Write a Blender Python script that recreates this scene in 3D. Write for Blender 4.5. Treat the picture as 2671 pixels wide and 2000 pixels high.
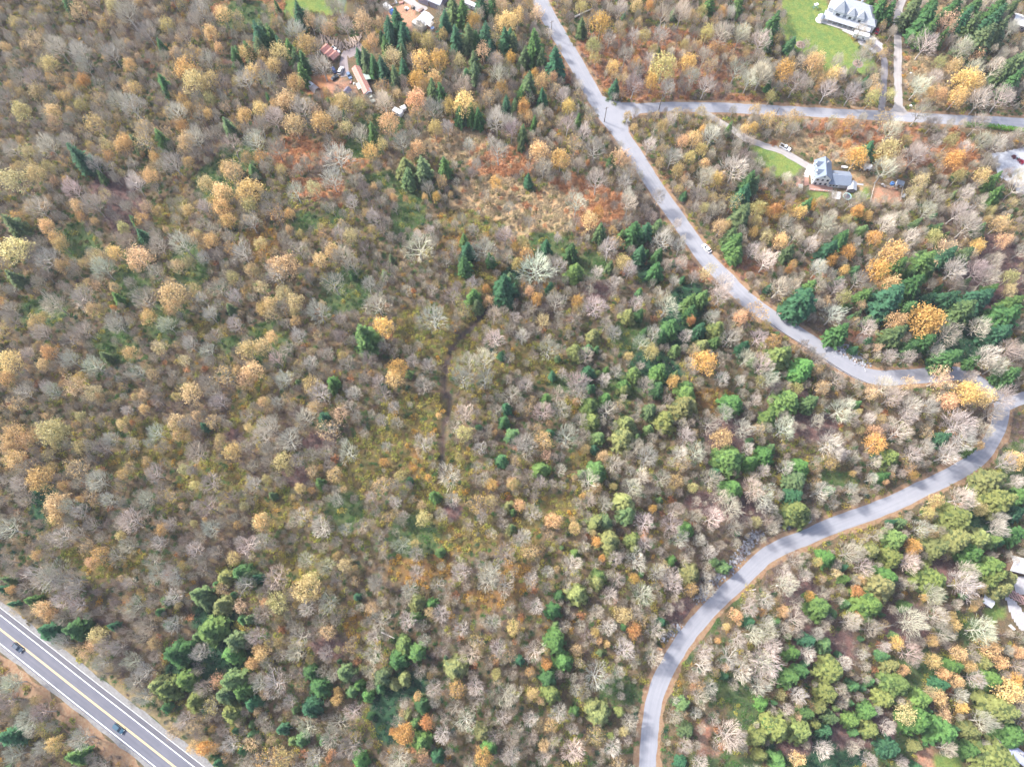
import bpy, math, random
import numpy as np
from mathutils import Vector, Matrix, noise as mnoise

for _o in list(bpy.data.objects):
    bpy.data.objects.remove(_o)
SC = bpy.context.scene
COL = SC.collection
R_ = math.radians

# ------------------------------------------------------------------ camera, sky, sun, exposure
CAM_H = 286.0                      # drone height above the wood, metres
TILT = R_(19.6)                    # tilt of the lens up from straight down
FPX, CX, CY = 1907.0, 1335.5, 1000.0
cam_d = bpy.data.cameras.new('camera')
cam = bpy.data.objects.new('camera', cam_d)
COL.objects.link(cam)
cam.location = (0, 0, CAM_H)
cam.rotation_euler = (TILT, 0, 0)
cam_d.sensor_width = 36.0
cam_d.lens = 36.0 * FPX / 2671.0
cam_d.clip_start = 1.0
cam_d.clip_end = 9000.0
SC.camera = cam

SUN_EL, SUN_AZ = R_(43), R_(-62)   # azimuth measured from +Y (top of the photo) towards +X
world = bpy.data.worlds.new('World')
SC.world = world
world.use_nodes = True
wn = world.node_tree.nodes
wl = world.node_tree.links
wn.clear()
w_out = wn.new('ShaderNodeOutputWorld')
w_bg = wn.new('ShaderNodeBackground')
w_sky = wn.new('ShaderNodeTexSky')
w_sky.sky_type = 'NISHITA'
w_sky.sun_disc = False
w_sky.sun_elevation = SUN_EL
w_sky.sun_rotation = SUN_AZ
w_sky.air_density = 1.0
w_sky.dust_density = 3.0
w_sky.ozone_density = 1.0
w_bg.inputs['Strength'].default_value = 0.15
wl.new(w_sky.outputs[0], w_bg.inputs[0])
wl.new(w_bg.outputs[0], w_out.inputs[0])

sun_d = bpy.data.lights.new('sun', 'SUN')
sun_d.energy = 2.5
sun_d.angle = R_(5.0)
sun_d.color = (1.0, 0.97, 0.93)
sun = bpy.data.objects.new('sun', sun_d)
COL.objects.link(sun)
_sd = Vector((math.sin(SUN_AZ) * math.cos(SUN_EL), math.cos(SUN_AZ) * math.cos(SUN_EL), math.sin(SUN_EL)))
sun.rotation_euler = (-_sd).to_track_quat('-Z', 'Y').to_euler()
sun.location = (0, 0, 400)

SC.view_settings.view_transform = 'Standard'
SC.view_settings.look = 'None'
SC.view_settings.exposure = 1.62
SC.view_settings.gamma = 1.0
SC.view_settings.use_curve_mapping = False
SC.render.engine = 'CYCLES'
SC.cycles.use_denoising = True
SC.cycles.max_bounces = 4
SC.cycles.diffuse_bounces = 2
SC.cycles.transparent_max_bounces = 8
SC.cycles.sample_clamp_indirect = 4.0

# ------------------------------------------------------------------ ground shape and pixel <-> ground
GULLY_PX = [(1300, 770), (1258, 816), (1215, 865), (1185, 899), (1166, 950), (1163, 1010), (1170, 1070), (1154, 1127), (1157, 1190), (1150, 1240)]
_ca, _sa = math.cos(TILT), math.sin(TILT)

def ray(px, py):
    x, y = (px - CX) / FPX, -(py - CY) / FPX
    return x, y * _ca + _sa, y * _sa - _ca

def base_h(x, y):
    return (1.5 * np.sin(x / 47.0 + 1.3) * np.cos(y / 53.0 + 0.4) + 0.8 * np.sin(x / 29.0 + y / 36.0) + 0.5 * np.cos(x / 21.0 - y / 25.0))

def _flat(px, py, z):
    dx, dy, dz = ray(px, py)
    t = (z - CAM_H) / dz
    return dx * t, dy * t

GUL = [_flat(a, b, 0) for a, b in GULLY_PX]

def seg_dist(x, y, pts):
    d = np.full(np.shape(x), 1e9)
    for (ax, ay), (bx, by) in zip(pts[:-1], pts[1:]):
        vx, vy = bx - ax, by - ay
        t = np.clip(((x - ax) * vx + (y - ay) * vy) / (vx * vx + vy * vy + 1e-9), 0, 1)
        d = np.minimum(d, np.hypot(x - ax - t * vx, y - ay - t * vy))
    return d

def ground_h(x, y):
    x = np.asarray(x, float); y = np.asarray(y, float)
    return base_h(x, y) - 1.6 * np.exp(-(seg_dist(x, y, GUL) / 1.8) ** 2)

def G(px, py, up=0.0):
    """ground point (x, y, ground z) below the point that stands `up` metres above ground at this photo pixel"""
    dx, dy, dz = ray(px, py)
    z = up
    for _ in range(6):
        t = (z - CAM_H) / dz
        x, y = dx * t, dy * t
        z = float(ground_h(x, y)) + up
    return x, y, z - up

def to_px(x, y, z):
    X = x; Y = y * _ca + (z - CAM_H) * _sa; D = -(-y * _sa + (z - CAM_H) * _ca)
    return CX + FPX * X / D, CY - FPX * Y / D

def px_per_m(px, py, up=0):
    x, y, z = G(px, py, up)
    return FPX / (y * _sa + (CAM_H - z - up) * _ca)

# ------------------------------------------------------------------ helpers: tags, meshes, materials
def tag(o, label=None, cat=None, group=None, kind=None):
    if label: o['label'] = label
    if cat: o['category'] = cat
    if group: o['group'] = group
    if kind: o['kind'] = kind
    return o

def new_mesh(name, V, F, mats, mi=None, smooth=False):
    me = bpy.data.meshes.new(name)
    me.from_pydata([tuple(v) for v in V], [], F)
    for m in (mats if isinstance(mats, (list, tuple)) else [mats]):
        me.materials.append(m)
    if mi is not None:
        me.polygons.foreach_set('material_index', np.asarray(mi, dtype=np.int32))
    if smooth:
        me.polygons.foreach_set('use_smooth', np.ones(len(F), dtype=bool))
    me.update()
    return me

def link(name, me, parent=None, loc=(0, 0, 0), rz=0.0):
    o = bpy.data.objects.new(name, me)
    COL.objects.link(o)
    o.parent = parent
    o.location = loc
    o.rotation_euler = (0, 0, rz)
    return o

def empty(name, loc, rz=0.0, rx=0.0, ry=0.0):
    o = bpy.data.objects.new(name, None)
    o.empty_display_size = 0.5
    COL.objects.link(o)
    o.location = loc
    o.rotation_euler = (rx, ry, rz)
    return o

class MB:
    """collects boxes, prisms and tubes into one mesh"""
    def __init__(s): s.V = []; s.F = []; s.M = []
    def poly(s, pts, faces, m=0):
        n = len(s.V); s.V += [tuple(p) for p in pts]
        for f in faces: s.F.append(tuple(i + n for i in f)); s.M.append(m)
    def box(s, x0, x1, y0, y1, z0, z1, m=0):
        p = [(x0, y0, z0), (x1, y0, z0), (x1, y1, z0), (x0, y1, z0), (x0, y0, z1), (x1, y0, z1), (x1, y1, z1), (x0, y1, z1)]
        s.poly(p, [(0, 3, 2, 1), (4, 5, 6, 7), (0, 1, 5, 4), (1, 2, 6, 5), (2, 3, 7, 6), (3, 0, 4, 7)], m)
        return s
    def tube(s, a, b, r0, r1, n=3, m=0, cap=False):
        a = Vector(a); b = Vector(b); d = b - a
        if d.length < 1e-6: return s
        d.normalize()
        u = d.orthogonal().normalized(); v = d.cross(u)
        P = []
        for c, r in ((a, r0), (b, r1)):
            for k in range(n):
                t = 2 * math.pi * k / n
                P.append(c + u * (r * math.cos(t)) + v * (r * math.sin(t)))
        f = [(k, (k + 1) % n, n + (k + 1) % n, n + k) for k in range(n)]
        if cap: f += [tuple(range(n - 1, -1, -1)), tuple(range(n, 2 * n))]
        s.poly(P, f, m); return s
    def lathe(s, prof, n=16, c=(0, 0), m=0):
        P = []; f = []
        for r, z in prof:
            for k in range(n):
                t = 2 * math.pi * k / n
                P.append((c[0] + r * math.cos(t), c[1] + r * math.sin(t), z))
        for j in range(len(prof) - 1):
            for k in range(n):
                f.append((j * n + k, j * n + (k + 1) % n, (j + 1) * n + (k + 1) % n, (j + 1) * n + k))
        f.append(tuple(range(n - 1, -1, -1))); f.append(tuple(range((len(prof) - 1) * n, len(prof) * n)))
        s.poly(P, f, m); return s
    def mesh(s, name, mats, smooth=False): return new_mesh(name, s.V, s.F, mats, s.M, smooth)
    def build(s, name, mats, parent=None, loc=(0, 0, 0), rz=0.0, smooth=False):
        return link(name, s.mesh(name, mats, smooth), parent, loc, rz)

def nodes_of(m):
    m.use_nodes = True
    return m.node_tree.nodes, m.node_tree.links

def mat(name, col, rough=0.85, var=0.25, scale=3.0, metal=0.0, bump=0.0, col2=None, detail=4.0, spec=0.3, stretch=None):
    """principled surface whose colour wanders between col*(1-var) / col2 with a noise in object space"""
    m = bpy.data.materials.new(name)
    n, l = nodes_of(m)
    b = n['Principled BSDF']
    b.inputs['Roughness'].default_value = rough
    b.inputs['Metallic'].default_value = metal
    b.inputs['Specular IOR Level'].default_value = spec
    tc = n.new('ShaderNodeTexCoord')
    nz = n.new('ShaderNodeTexNoise')
    nz.inputs['Scale'].default_value = scale
    nz.inputs['Detail'].default_value = detail
    nz.inputs['Roughness'].default_value = 0.65
    src = tc.outputs['Object']
    if stretch:
        mp = n.new('ShaderNodeMapping'); mp.inputs['Scale'].default_value = stretch
        l.new(src, mp.inputs[0]); src = mp.outputs[0]
    l.new(src, nz.inputs['Vector'])
    rp = n.new('ShaderNodeValToRGB')
    c2 = col2 or tuple(min(1, c * (1 + var)) for c in col)
    rp.color_ramp.elements[0].position = 0.3
    rp.color_ramp.elements[1].position = 0.7
    rp.color_ramp.elements[0].color = (*[c * (1 - var) for c in col], 1)
    rp.color_ramp.elements[1].color = (*c2, 1)
    l.new(nz.outputs['Fac'], rp.inputs[0])
    l.new(rp.outputs[0], b.inputs['Base Color'])
    if bump:
        bp = n.new('ShaderNodeBump'); bp.inputs['Strength'].default_value = bump
        l.new(nz.outputs['Fac'], bp.inputs['Height']); l.new(bp.outputs[0], b.inputs['Normal'])
    return m

def tint_mat(name, rough=0.8, amp=0.35, scale=0.9, spec=0.15, trans=0.0, mul=None):
    """colour comes from the object's own colour, mottled by a noise through its volume"""
    m = bpy.data.materials.new(name)
    n, l = nodes_of(m)
    b = n['Principled BSDF']
    b.inputs['Roughness'].default_value = rough
    b.inputs['Specular IOR Level'].default_value = spec
    oi = n.new('ShaderNodeObjectInfo')
    tc = n.new('ShaderNodeTexCoord')
    nz = n.new('ShaderNodeTexNoise')
    nz.inputs['Scale'].default_value = scale; nz.inputs['Detail'].default_value = 3
    l.new(tc.outputs['Object'], nz.inputs['Vector'])
    mr = n.new('ShaderNodeMapRange')
    mr.inputs['From Min'].default_value = 0.3; mr.inputs['From Max'].default_value = 0.7
    mr.inputs['To Min'].default_value = 1 - amp; mr.inputs['To Max'].default_value = 1 + amp
    l.new(nz.outputs['Fac'], mr.inputs['Value'])
    vm = n.new('ShaderNodeVectorMath'); vm.operation = 'SCALE'
    l.new(oi.outputs['Color'], vm.inputs[0]); l.new(mr.outputs[0], vm.inputs['Scale'])
    sock = vm.outputs[0]
    if mul:
        v2 = n.new('ShaderNodeVectorMath'); v2.operation = 'MULTIPLY'; v2.inputs[1].default_value = mul
        l.new(sock, v2.inputs[0]); sock = v2.outputs[0]
    l.new(sock, b.inputs['Base Color'])
    if trans: add_translucency(m, sock, trans)
    return m

def add_translucency(m, colsock, fac):
    n, l = nodes_of(m)
    out = [x for x in n if x.type == 'OUTPUT_MATERIAL'][0]
    b = n['Principled BSDF']
    t = n.new('ShaderNodeBsdfTranslucent'); mx = n.new('ShaderNodeMixShader')
    mx.inputs[0].default_value = fac
    l.new(colsock, t.inputs[0]); l.new(b.outputs[0], mx.inputs[1]); l.new(t.outputs[0], mx.inputs[2]); l.new(mx.outputs[0], out.inputs[0])

def palette_mat(name, cols, rough=0.85, amp=0.3, scale=1.2, trans=0.0):
    """every instance draws its own colour from a palette"""
    m = bpy.data.materials.new(name)
    n, l = nodes_of(m)
    b = n['Principled BSDF']
    b.inputs['Roughness'].default_value = rough
    b.inputs['Specular IOR Level'].default_value = 0.15
    oi = n.new('ShaderNodeObjectInfo')
    rp = n.new('ShaderNodeValToRGB')
    cr = rp.color_ramp
    while len(cr.elements) < len(cols): cr.elements.new(0.5)
    for i, c in enumerate(cols):
        cr.elements[i].position = i / max(1, len(cols) - 1)
        cr.elements[i].color = (*c, 1)
    l.new(oi.outputs['Random'], rp.inputs[0])
    tc = n.new('ShaderNodeTexCoord')
    nz = n.new('ShaderNodeTexNoise'); nz.inputs['Scale'].default_value = scale; nz.inputs['Detail'].default_value = 3
    l.new(tc.outputs['Object'], nz.inputs['Vector'])
    mr = n.new('ShaderNodeMapRange')
    mr.inputs['From Min'].default_value = 0.3; mr.inputs['From Max'].default_value = 0.7
    mr.inputs['To Min'].default_value = 1 - amp; mr.inputs['To Max'].default_value = 1 + amp
    l.new(nz.outputs['Fac'], mr.inputs['Value'])
    vm = n.new('ShaderNodeVectorMath'); vm.operation = 'SCALE'
    l.new(rp.outputs[0], vm.inputs[0]); l.new(mr.outputs[0], vm.inputs['Scale'])
    l.new(vm.outputs[0], b.inputs['Base Color'])
    if trans: add_translucency(m, vm.outputs[0], trans)
    return m

rng = np.random.default_rng(7)
rnd = random.Random(11)

def noise2(x, y, s, seed=0.0):
    """smooth 0..1 value noise on arrays, wavelength s"""
    x = np.asarray(x, float) / s + seed * 17.3; y = np.asarray(y, float) / s + seed * 9.1
    xi = np.floor(x); yi = np.floor(y); fx = x - xi; fy = y - yi
    fx = fx * fx * (3 - 2 * fx); fy = fy * fy * (3 - 2 * fy)
    def h(a, b):
        v = np.sin(a * 127.1 + b * 311.7 + seed * 74.7) * 43758.5453
        return v - np.floor(v)
    return (h(xi, yi) * (1 - fx) + h(xi + 1, yi) * fx) * (1 - fy) + (h(xi, yi + 1) * (1 - fx) + h(xi + 1, yi + 1) * fx) * fy

# ------------------------------------------------------------------ lines and areas of the place, as seen in the photo (photo pixels)
def T(tile, pts):
    ox, oy = TILES[tile]
    k = 700.0 / 2212.0
    return [(ox + p[0] * k, oy + p[1] * k) for p in pts]

TILES = {1: (0, 0), 2: (660, 0), 3: (1320, 0), 4: (1971, 0), 5: (0, 500), 6: (660, 500), 7: (1320, 500), 8: (1971, 500),
         9: (0, 1000), 10: (660, 1000), 11: (1320, 1000), 12: (1971, 1000), 13: (0, 1480), 14: (660, 1480), 15: (1320, 1480), 16: (1971, 1480)}

MAIN = (T(3, [(150, -250), (215, -120), (278, 0), (362, 165), (470, 345), (585, 540), (697, 745), (812, 935), (930, 1085), (1068, 1290), (1165, 1440), (1296, 1640)])
        + T(7, [(1390, 190), (1515, 368), (1640, 545), (1795, 700), (1935, 845), (2075, 960)])
        + T(8, [(205, 1085), (400, 1205), (590, 1335), (750, 1435), (900, 1510), (1050, 1535), (1220, 1528), (1420, 1512), (1600, 1497), (1740, 1520)])
        + T(12, [(1905, 40), (1995, 110), (2030, 190), (2018, 290), (1985, 390), (1925, 500), (1850, 600), (1720, 695), (1560, 780), (1330, 890), (1100, 1000), (860, 1090), (650, 1165), (430, 1260), (250, 1330), (70, 1430)])
        + T(15, [(1960, 75), (1780, 240), (1600, 430), (1450, 620), (1330, 820), (1250, 1000), (1205, 1180), (1183, 1360), (1172, 1500), (1165, 1640), (1160, 1800), (1158, 1990)]))
SIDE = T(3, [(860, 940), (980, 910), (1140, 893), (1400, 884), (1800, 890)]) + T(4, [(-10, 903), (300, 918), (600, 934), (1100, 957), (1600, 987), (2212, 1016), (2500, 1030), (2900, 1050)])
SPUR = T(12, [(2040, 190), (2120, 150), (2212, 118), (2330, 95), (2500, 70)])
HWY = T(13, [(-300, 272), (0, 505), (480, 884), (965, 1265), (1445, 1643), (1800, 1923)])
DRIVE_LIGHT = T(4, [(1190, 950), (1178, 860), (1172, 700), (1172, 500), (1172, 300), (1170, 180), (1180, 80), (1210, 0), (1240, -80)])
DRIVE_DARK = T(4, [(1038, 930), (1044, 800), (1055, 680), (1064, 560), (1050, 480), (1010, 410), (950, 370), (890, 340)])
DRIVE_HOUSE = T(3, [(1590, 910), (1700, 965), (1800, 1030), (1890, 1085), (2000, 1150), (2110, 1195)]) + T(4, [(90, 1205), (200, 1240), (330, 1305), (430, 1365)])
FARM_TRACK = [(905, 135), (898, 147), (897, 165), (900, 185), (902, 200)]
FARM_TRACK2 = [(945, 118), (925, 132), (905, 140)]
TOP_TRACK = [(1040, -30), (1062, -4), (1088, 16), (1108, 30)]

LAWNS = [T(4, [(190, -60), (560, -40), (600, 60), (560, 130), (700, 230), (830, 350), (860, 470), (980, 480), (1015, 600), (850, 612), (560, 590), (480, 480), (330, 430), (240, 350), (205, 200)]),
         [(1950, 366), (1985, 372), (2100, 428), (2098, 455), (2045, 470), (2005, 456), (1968, 420)],
         [(738, 48), (745, -10), (900, -10), (905, 30), (860, 42), (800, 30), (770, 46)],
         [(2566, 1590), (2600, 1570), (2622, 1600), (2600, 1625), (2575, 1618)],
         [(2436, 1965), (2500, 1960), (2520, 2010), (2440, 2015)],
         [(2108, 492), (2170, 505), (2150, 520), (2105, 512)],
         [(2210, 505), (2262, 492), (2270, 520), (2225, 525)]]
SOIL = [[(2280, 482), (2352, 497), (2348, 528), (2272, 524)], [(2385, 2010), (2395, 1955), (2420, 1945), (2440, 1965), (2437, 2010)],
        [(1810, 1900), (1835, 1880), (1860, 1890), (1850, 1950), (1890, 1970), (1870, 1980), (1825, 1965)],
        [(850, 215), (905, 205), (930, 225), (935, 245), (880, 250), (845, 240)],
        [(1740, 676), (1810, 678), (1812, 692), (1745, 690)], [(985, 25), (1070, 10), (1100, 60), (1080, 85), (1030, 70)]]
GRAVEL = [[(2588, 402), (2680, 383), (2700, 520), (2655, 505), (2640, 478), (2605, 462)],
          T(4, [(830, 345), (880, 300), (960, 290), (1040, 360), (1060, 470), (980, 440), (900, 400)]),
          [(2105, 427), (2120, 428), (2115, 455), (2100, 470), (2094, 458)],
          [(2618, 1550), (2640, 1560), (2690, 1620), (2690, 1650), (2660, 1640), (2630, 1590)],
          [(2640, 1505), (2690, 1500), (2690, 1560), (2650, 1545)]]

# ------------------------------------------------------------------ ground cover zones, some painting shade between the trees (photo pixels: x, y, rx, ry, kind)
ZONES = [
 (775, 405, 70, 45, 'fern'), (835, 490, 70, 30, 'fern'), (1300, 425, 75, 45, 'fern'), (1560, 540, 80, 55, 'fern'), (1480, 500, 60, 40, 'fern'), (1210, 345, 60, 35, 'fern'),
 (835, 225, 45, 28, 'fern'), (1345, 415, 45, 45, 'fern'), (920, 405, 40, 40, 'fern'), (1700, 170, 260, 90, 'rust'), (2330, 390, 130, 50, 'rust'), (2500, 400, 60, 60, 'fern'),
 (2420, 200, 60, 90, 'tan'), (2440, 60, 40, 60, 'tan'), (620, 30, 60, 30, 'fern'), (630, 165, 60, 8, 'fern'), (690, 20, 60, 40, 'fern'),
 (1290, 530, 120, 85, 'tan'), (1400, 560, 110, 70, 'tan'), (2110, 370, 110, 30, 'tan'), (2200, 400, 100, 25, 'tan'), (1190, 370, 90, 50, 'tan'), (1050, 470, 60, 50, 'tan'), (2240, 470, 70, 22, 'tan'),
 (800, 575, 45, 28, 'green'), (875, 560, 28, 24, 'green'), (1068, 560, 48, 48, 'green'), (1055, 600, 32, 36, 'green'), (1200, 575, 60, 28, 'yellow'), (1270, 590, 50, 24, 'yellow'),
 (1010, 1860, 40, 75, 'deep'), (1060, 1790, 60, 40, 'deep'), (105, 1330, 26, 60, 'deep'), (120, 1290, 26, 30, 'deep'), (285, 1785, 55, 26, 'green'), (350, 1835, 60, 24, 'green'), (400, 1870, 60, 22, 'green'),
 (1625, 1805, 75, 35, 'green'), (1900, 1795, 60, 45, 'green'), (1945, 1850, 40, 60, 'green'), (1775, 1760, 14, 60, 'yellow'), (1800, 1690, 18, 45, 'green'), (1850, 1620, 22, 30, 'green'), (1915, 1560, 30, 24, 'green'),
 (645, 40, 70, 40, 'green'), (600, 178, 50, 12, 'green'), (110, 810, 70, 45, 'green'), (340, 750, 55, 55, 'green'), (600, 895, 45, 22, 'green'), (2645, 1240, 45, 90, 'green'), (2600, 1330, 60, 50, 'green'),
 (1000, 320, 60, 25, 'green'), (950, 380, 50, 30, 'green'), (1000, 470, 60, 24, 'green'), (1090, 500, 60, 24, 'green'), (620, 410, 50, 50, 'green'), (430, 840, 60, 50, 'green'), (2400, 1750, 120, 60, 'green'), (2500, 1640, 60, 40, 'green'),
 (2310, 1940, 90, 60, 'green'), (2130, 1960, 140, 50, 'deep'), (1880, 1990, 120, 30, 'green'), (2180, 1250, 60, 20, 'green'), (2560, 1780, 80, 60, 'green'),
 (1060, 1150, 60, 90, 'yellow'), (1195, 1200, 60, 60, 'yellow'), (915, 1245, 55, 50, 'yellow'), (1110, 850, 80, 60, 'yellow'), (1150, 905, 70, 50, 'yellow'), (1390, 930, 70, 50, 'yellow'), (1440, 970, 60, 40, 'yellow'),
 (1280, 1560, 80, 30, 'gold'), (920, 1625, 32, 42, 'gold'), (1065, 1190, 26, 44, 'gold'), (640, 1070, 34, 60, 'yellow'), (670, 1010, 36, 40, 'yellow'), (1850, 1050, 60, 40, 'gold'), (1490, 1060, 50, 30, 'yellow'), (1150, 1300, 90, 80, 'yellow'),
 (1340, 1500, 40, 34, 'gold'), (1340, 1540, 30, 30, 'gold'), (680, 635, 50, 50, 'gold'), (450, 560, 60, 50, 'yellow'), (1190, 650, 50, 36, 'gold'), (1250, 720, 80, 40, 'yellow'), (320, 1210, 60, 40, 'yellow'),
 (540, 860, 60, 30, 'yellow'), (2010, 550, 60, 40, 'gold'), (2060, 530, 70, 20, 'gold'), (2240, 330, 160, 26, 'rust'), (2280, 420, 40, 34, 'gold'), (1920, 260, 70, 14, 'rust'), (1270, 840, 60, 40, 'yellow'), (1550, 1200, 60, 40, 'yellow'),
 (1450, 1330, 60, 40, 'yellow'), (1360, 1400, 50, 60, 'yellow'), (280, 1460, 120, 50, 'yellow'), (720, 1330, 60, 50, 'yellow'), (2200, 880, 90, 16, 'rust'), (1900, 700, 120, 30, 'rust'), (2480, 1330, 60, 20, 'fern'),
 (2150, 1700, 90, 70, 'plum'), (2250, 1900, 90, 60, 'plum'), (2360, 1640, 80, 60, 'plum'), (2100, 1560, 60, 50, 'plum'), (2440, 1480, 60, 50, 'plum'), (560, 1620, 60, 60, 'deep'), (1090, 1090, 90, 70, 'yellow'), (1240, 960, 80, 60, 'yellow'), (980, 1180, 80, 60, 'yellow'), (800, 1480, 80, 50, 'yellow'), (560, 1250, 90, 50, 'yellow'), (420, 1150, 80, 60, 'yellow'), (1230, 1380, 80, 60, 'yellow'), (1100, 1480, 80, 50, 'gold'), (700, 900, 60, 60, 'green'), (300, 900, 60, 50, 'green'), (560, 480, 50, 60, 'green'), (1430, 640, 60, 40, 'green'), (1780, 860, 60, 60, 'deep'), (1650, 880, 60, 50, 'green'), (1900, 1130, 60, 50, 'plum'),
 (1790, 790, 55, 55, 'deep'), (1705, 965, 80, 50, 'deep'), (1830, 870, 50, 40, 'green'), (1620, 1010, 60, 40, 'green'), (1690, 720, 40, 30, 'deep'), (1330, 740, 30, 50, 'deep'), (1480, 1000, 60, 30, 'green'), (1540, 700, 60, 40, 'green'), (600, 1700, 60, 60, 'deep'), (500, 1760, 70, 60, 'deep'), (900, 760, 70, 60, 'green'), (200, 640, 60, 50, 'green'), (500, 700, 60, 60, 'green'), (900, 1330, 60, 60, 'green'), (1080, 1400, 60, 60, 'green'), (2500, 900, 80, 60, 'deep'), (2380, 820, 80, 60, 'deep'), (2560, 1350, 60, 60, 'deep'),
 (2120, 1115, 60, 40, 'plum'), (2060, 1030, 50, 50, 'plum'), (1840, 1310, 50, 30, 'plum'), (860, 1690, 50, 30, 'plum'), (2070, 1940, 50, 40, 'plum'), (1930, 1330, 80, 30, 'plum'), (610, 1140, 24, 20, 'plum'), (270, 1620, 26, 14, 'plum'),
 (1180, 1330, 30, 24, 'plum'), (830, 1150, 40, 26, 'plum'), (770, 1240, 40, 30, 'plum'), (2600, 720, 80, 120, 'plum'), (330, 560, 60, 60, 'plum'), (300, 490, 60, 40, 'plum'), (1560, 760, 40, 30, 'plum'), (1800, 1600, 60, 40, 'plum'),
]
ZKIND = ['base', 'fern', 'rust', 'tan', 'green', 'deep', 'yellow', 'gold', 'plum']  # deep and plum are real cover, but also paint shade around and between conifers
ZCOL = {'base': (0.115, 0.095, 0.066), 'fern': (0.30, 0.155, 0.085), 'rust': (0.22, 0.125, 0.085), 'tan': (0.29, 0.22, 0.14), 'green': (0.065, 0.095, 0.045), 'deep': (0.03, 0.075, 0.045),
        'yellow': (0.11, 0.095, 0.045), 'gold': (0.15, 0.10, 0.05), 'plum': (0.12, 0.082, 0.085)}

def in_poly(px, py, poly):
    px = np.asarray(px, float); py = np.asarray(py, float)
    r = np.zeros(px.shape, bool)
    n = len(poly)
    for i in range(n):
        x0, y0 = poly[i]; x1, y1 = poly[(i + 1) % n]
        if y0 == y1: continue
        c = ((y0 > py) != (y1 > py)) & (px < (x1 - x0) * (py - y0) / (y1 - y0) + x0)
        r ^= c
    return r

def catmull(P, step):
    P = [np.array(p, float) for p in P]
    out = []
    for i in range(len(P) - 1):
        p0 = P[max(0, i - 1)]; p1 = P[i]; p2 = P[i + 1]; p3 = P[min(len(P) - 1, i + 2)]
        n = max(2, int(np.linalg.norm(p2 - p1) / step))
        for k in range(n):
            t = k / n
            out.append(0.5 * ((2 * p1) + (-p0 + p2) * t + (2 * p0 - 5 * p1 + 4 * p2 - p3) * t * t + (-p0 + 3 * p1 - 3 * p2 + p3) * t ** 3))
    out.append(P[-1])
    return np.array(out)

def ground_line(px_pts, step=1.6):
    return catmull([G(a, b)[:2] for a, b in px_pts], step)

ROAD = {'main': ground_line(MAIN), 'side': ground_line(SIDE), 'spur': ground_line(SPUR), 'hwy': ground_line(HWY, 3.0), 'light': ground_line(DRIVE_LIGHT), 'dark': ground_line(DRIVE_DARK),
        'house': ground_line(DRIVE_HOUSE), 'farm': ground_line(FARM_TRACK), 'farm2': ground_line(FARM_TRACK2), 'top': ground_line(TOP_TRACK)}

# ------------------------------------------------------------------ the ground sheet
def soil_material():
    m = bpy.data.materials.new('forest_floor')
    n, l = nodes_of(m)
    b = n['Principled BSDF']; b.inputs['Roughness'].default_value = 0.95; b.inputs['Specular IOR Level'].default_value = 0.1
    at = n.new('ShaderNodeAttribute'); at.attribute_name = 'zone'
    tc = n.new('ShaderNodeTexCoord')
    def nz(s, d=5, r=0.65):
        x = n.new('ShaderNodeTexNoise'); x.inputs['Scale'].default_value = s; x.inputs['Detail'].default_value = d; x.inputs['Roughness'].default_value = r
        l.new(tc.outputs['Object'], x.inputs['Vector']); return x
    n1 = nz(0.35); n2 = nz(1.6, 6, 0.75); n3 = nz(0.12, 3)
    mr = n.new('ShaderNodeMapRange'); mr.inputs['From Min'].default_value = 0.28; mr.inputs['From Max'].default_value = 0.72
    mr.inputs['To Min'].default_value = 0.55; mr.inputs['To Max'].default_value = 1.45
    l.new(n2.outputs['Fac'], mr.inputs['Value'])
    rp = n.new('ShaderNodeValToRGB')
    e = rp.color_ramp.elements
    e[0].position = 0.35; e[0].color = (0.75, 0.85, 0.75, 1); e[1].position = 0.66; e[1].color = (1.35, 1.05, 0.85, 1)
    l.new(n1.outputs['Fac'], rp.inputs[0])
    v1 = n.new('ShaderNodeVectorMath'); v1.operation = 'MULTIPLY'
    l.new(at.outputs['Color'], v1.inputs[0]); l.new(rp.outputs[0], v1.inputs[1])
    v2 = n.new('ShaderNodeVectorMath'); v2.operation = 'SCALE'
    l.new(v1.outputs[0], v2.inputs[0]); l.new(mr.outputs[0], v2.inputs['Scale'])
    l.new(v2.outputs[0], b.inputs['Base Color'])
    bp = n.new('ShaderNodeBump'); bp.inputs['Strength'].default_value = 0.6; bp.inputs['Distance'].default_value = 0.4
    l.new(n2.outputs['Fac'], bp.inputs['Height']); l.new(bp.outputs[0], b.inputs['Normal'])
    return m

def zone_of(x, y, ragged=True):
    """index of the cover kind at ground points"""
    px, py = to_px(x, y, base_h(x, y))
    k = np.zeros(np.shape(x), int)
    wob = 0.55 + 0.9 * noise2(x, y, 9.0, 3) if ragged else 1.0
    for zx, zy, rx, ry, kind in ZONES:
        d = ((px - zx) / rx) ** 2 + ((py - zy) / ry) ** 2
        k[d < wob] = ZKIND.index(kind)
    return k

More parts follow.
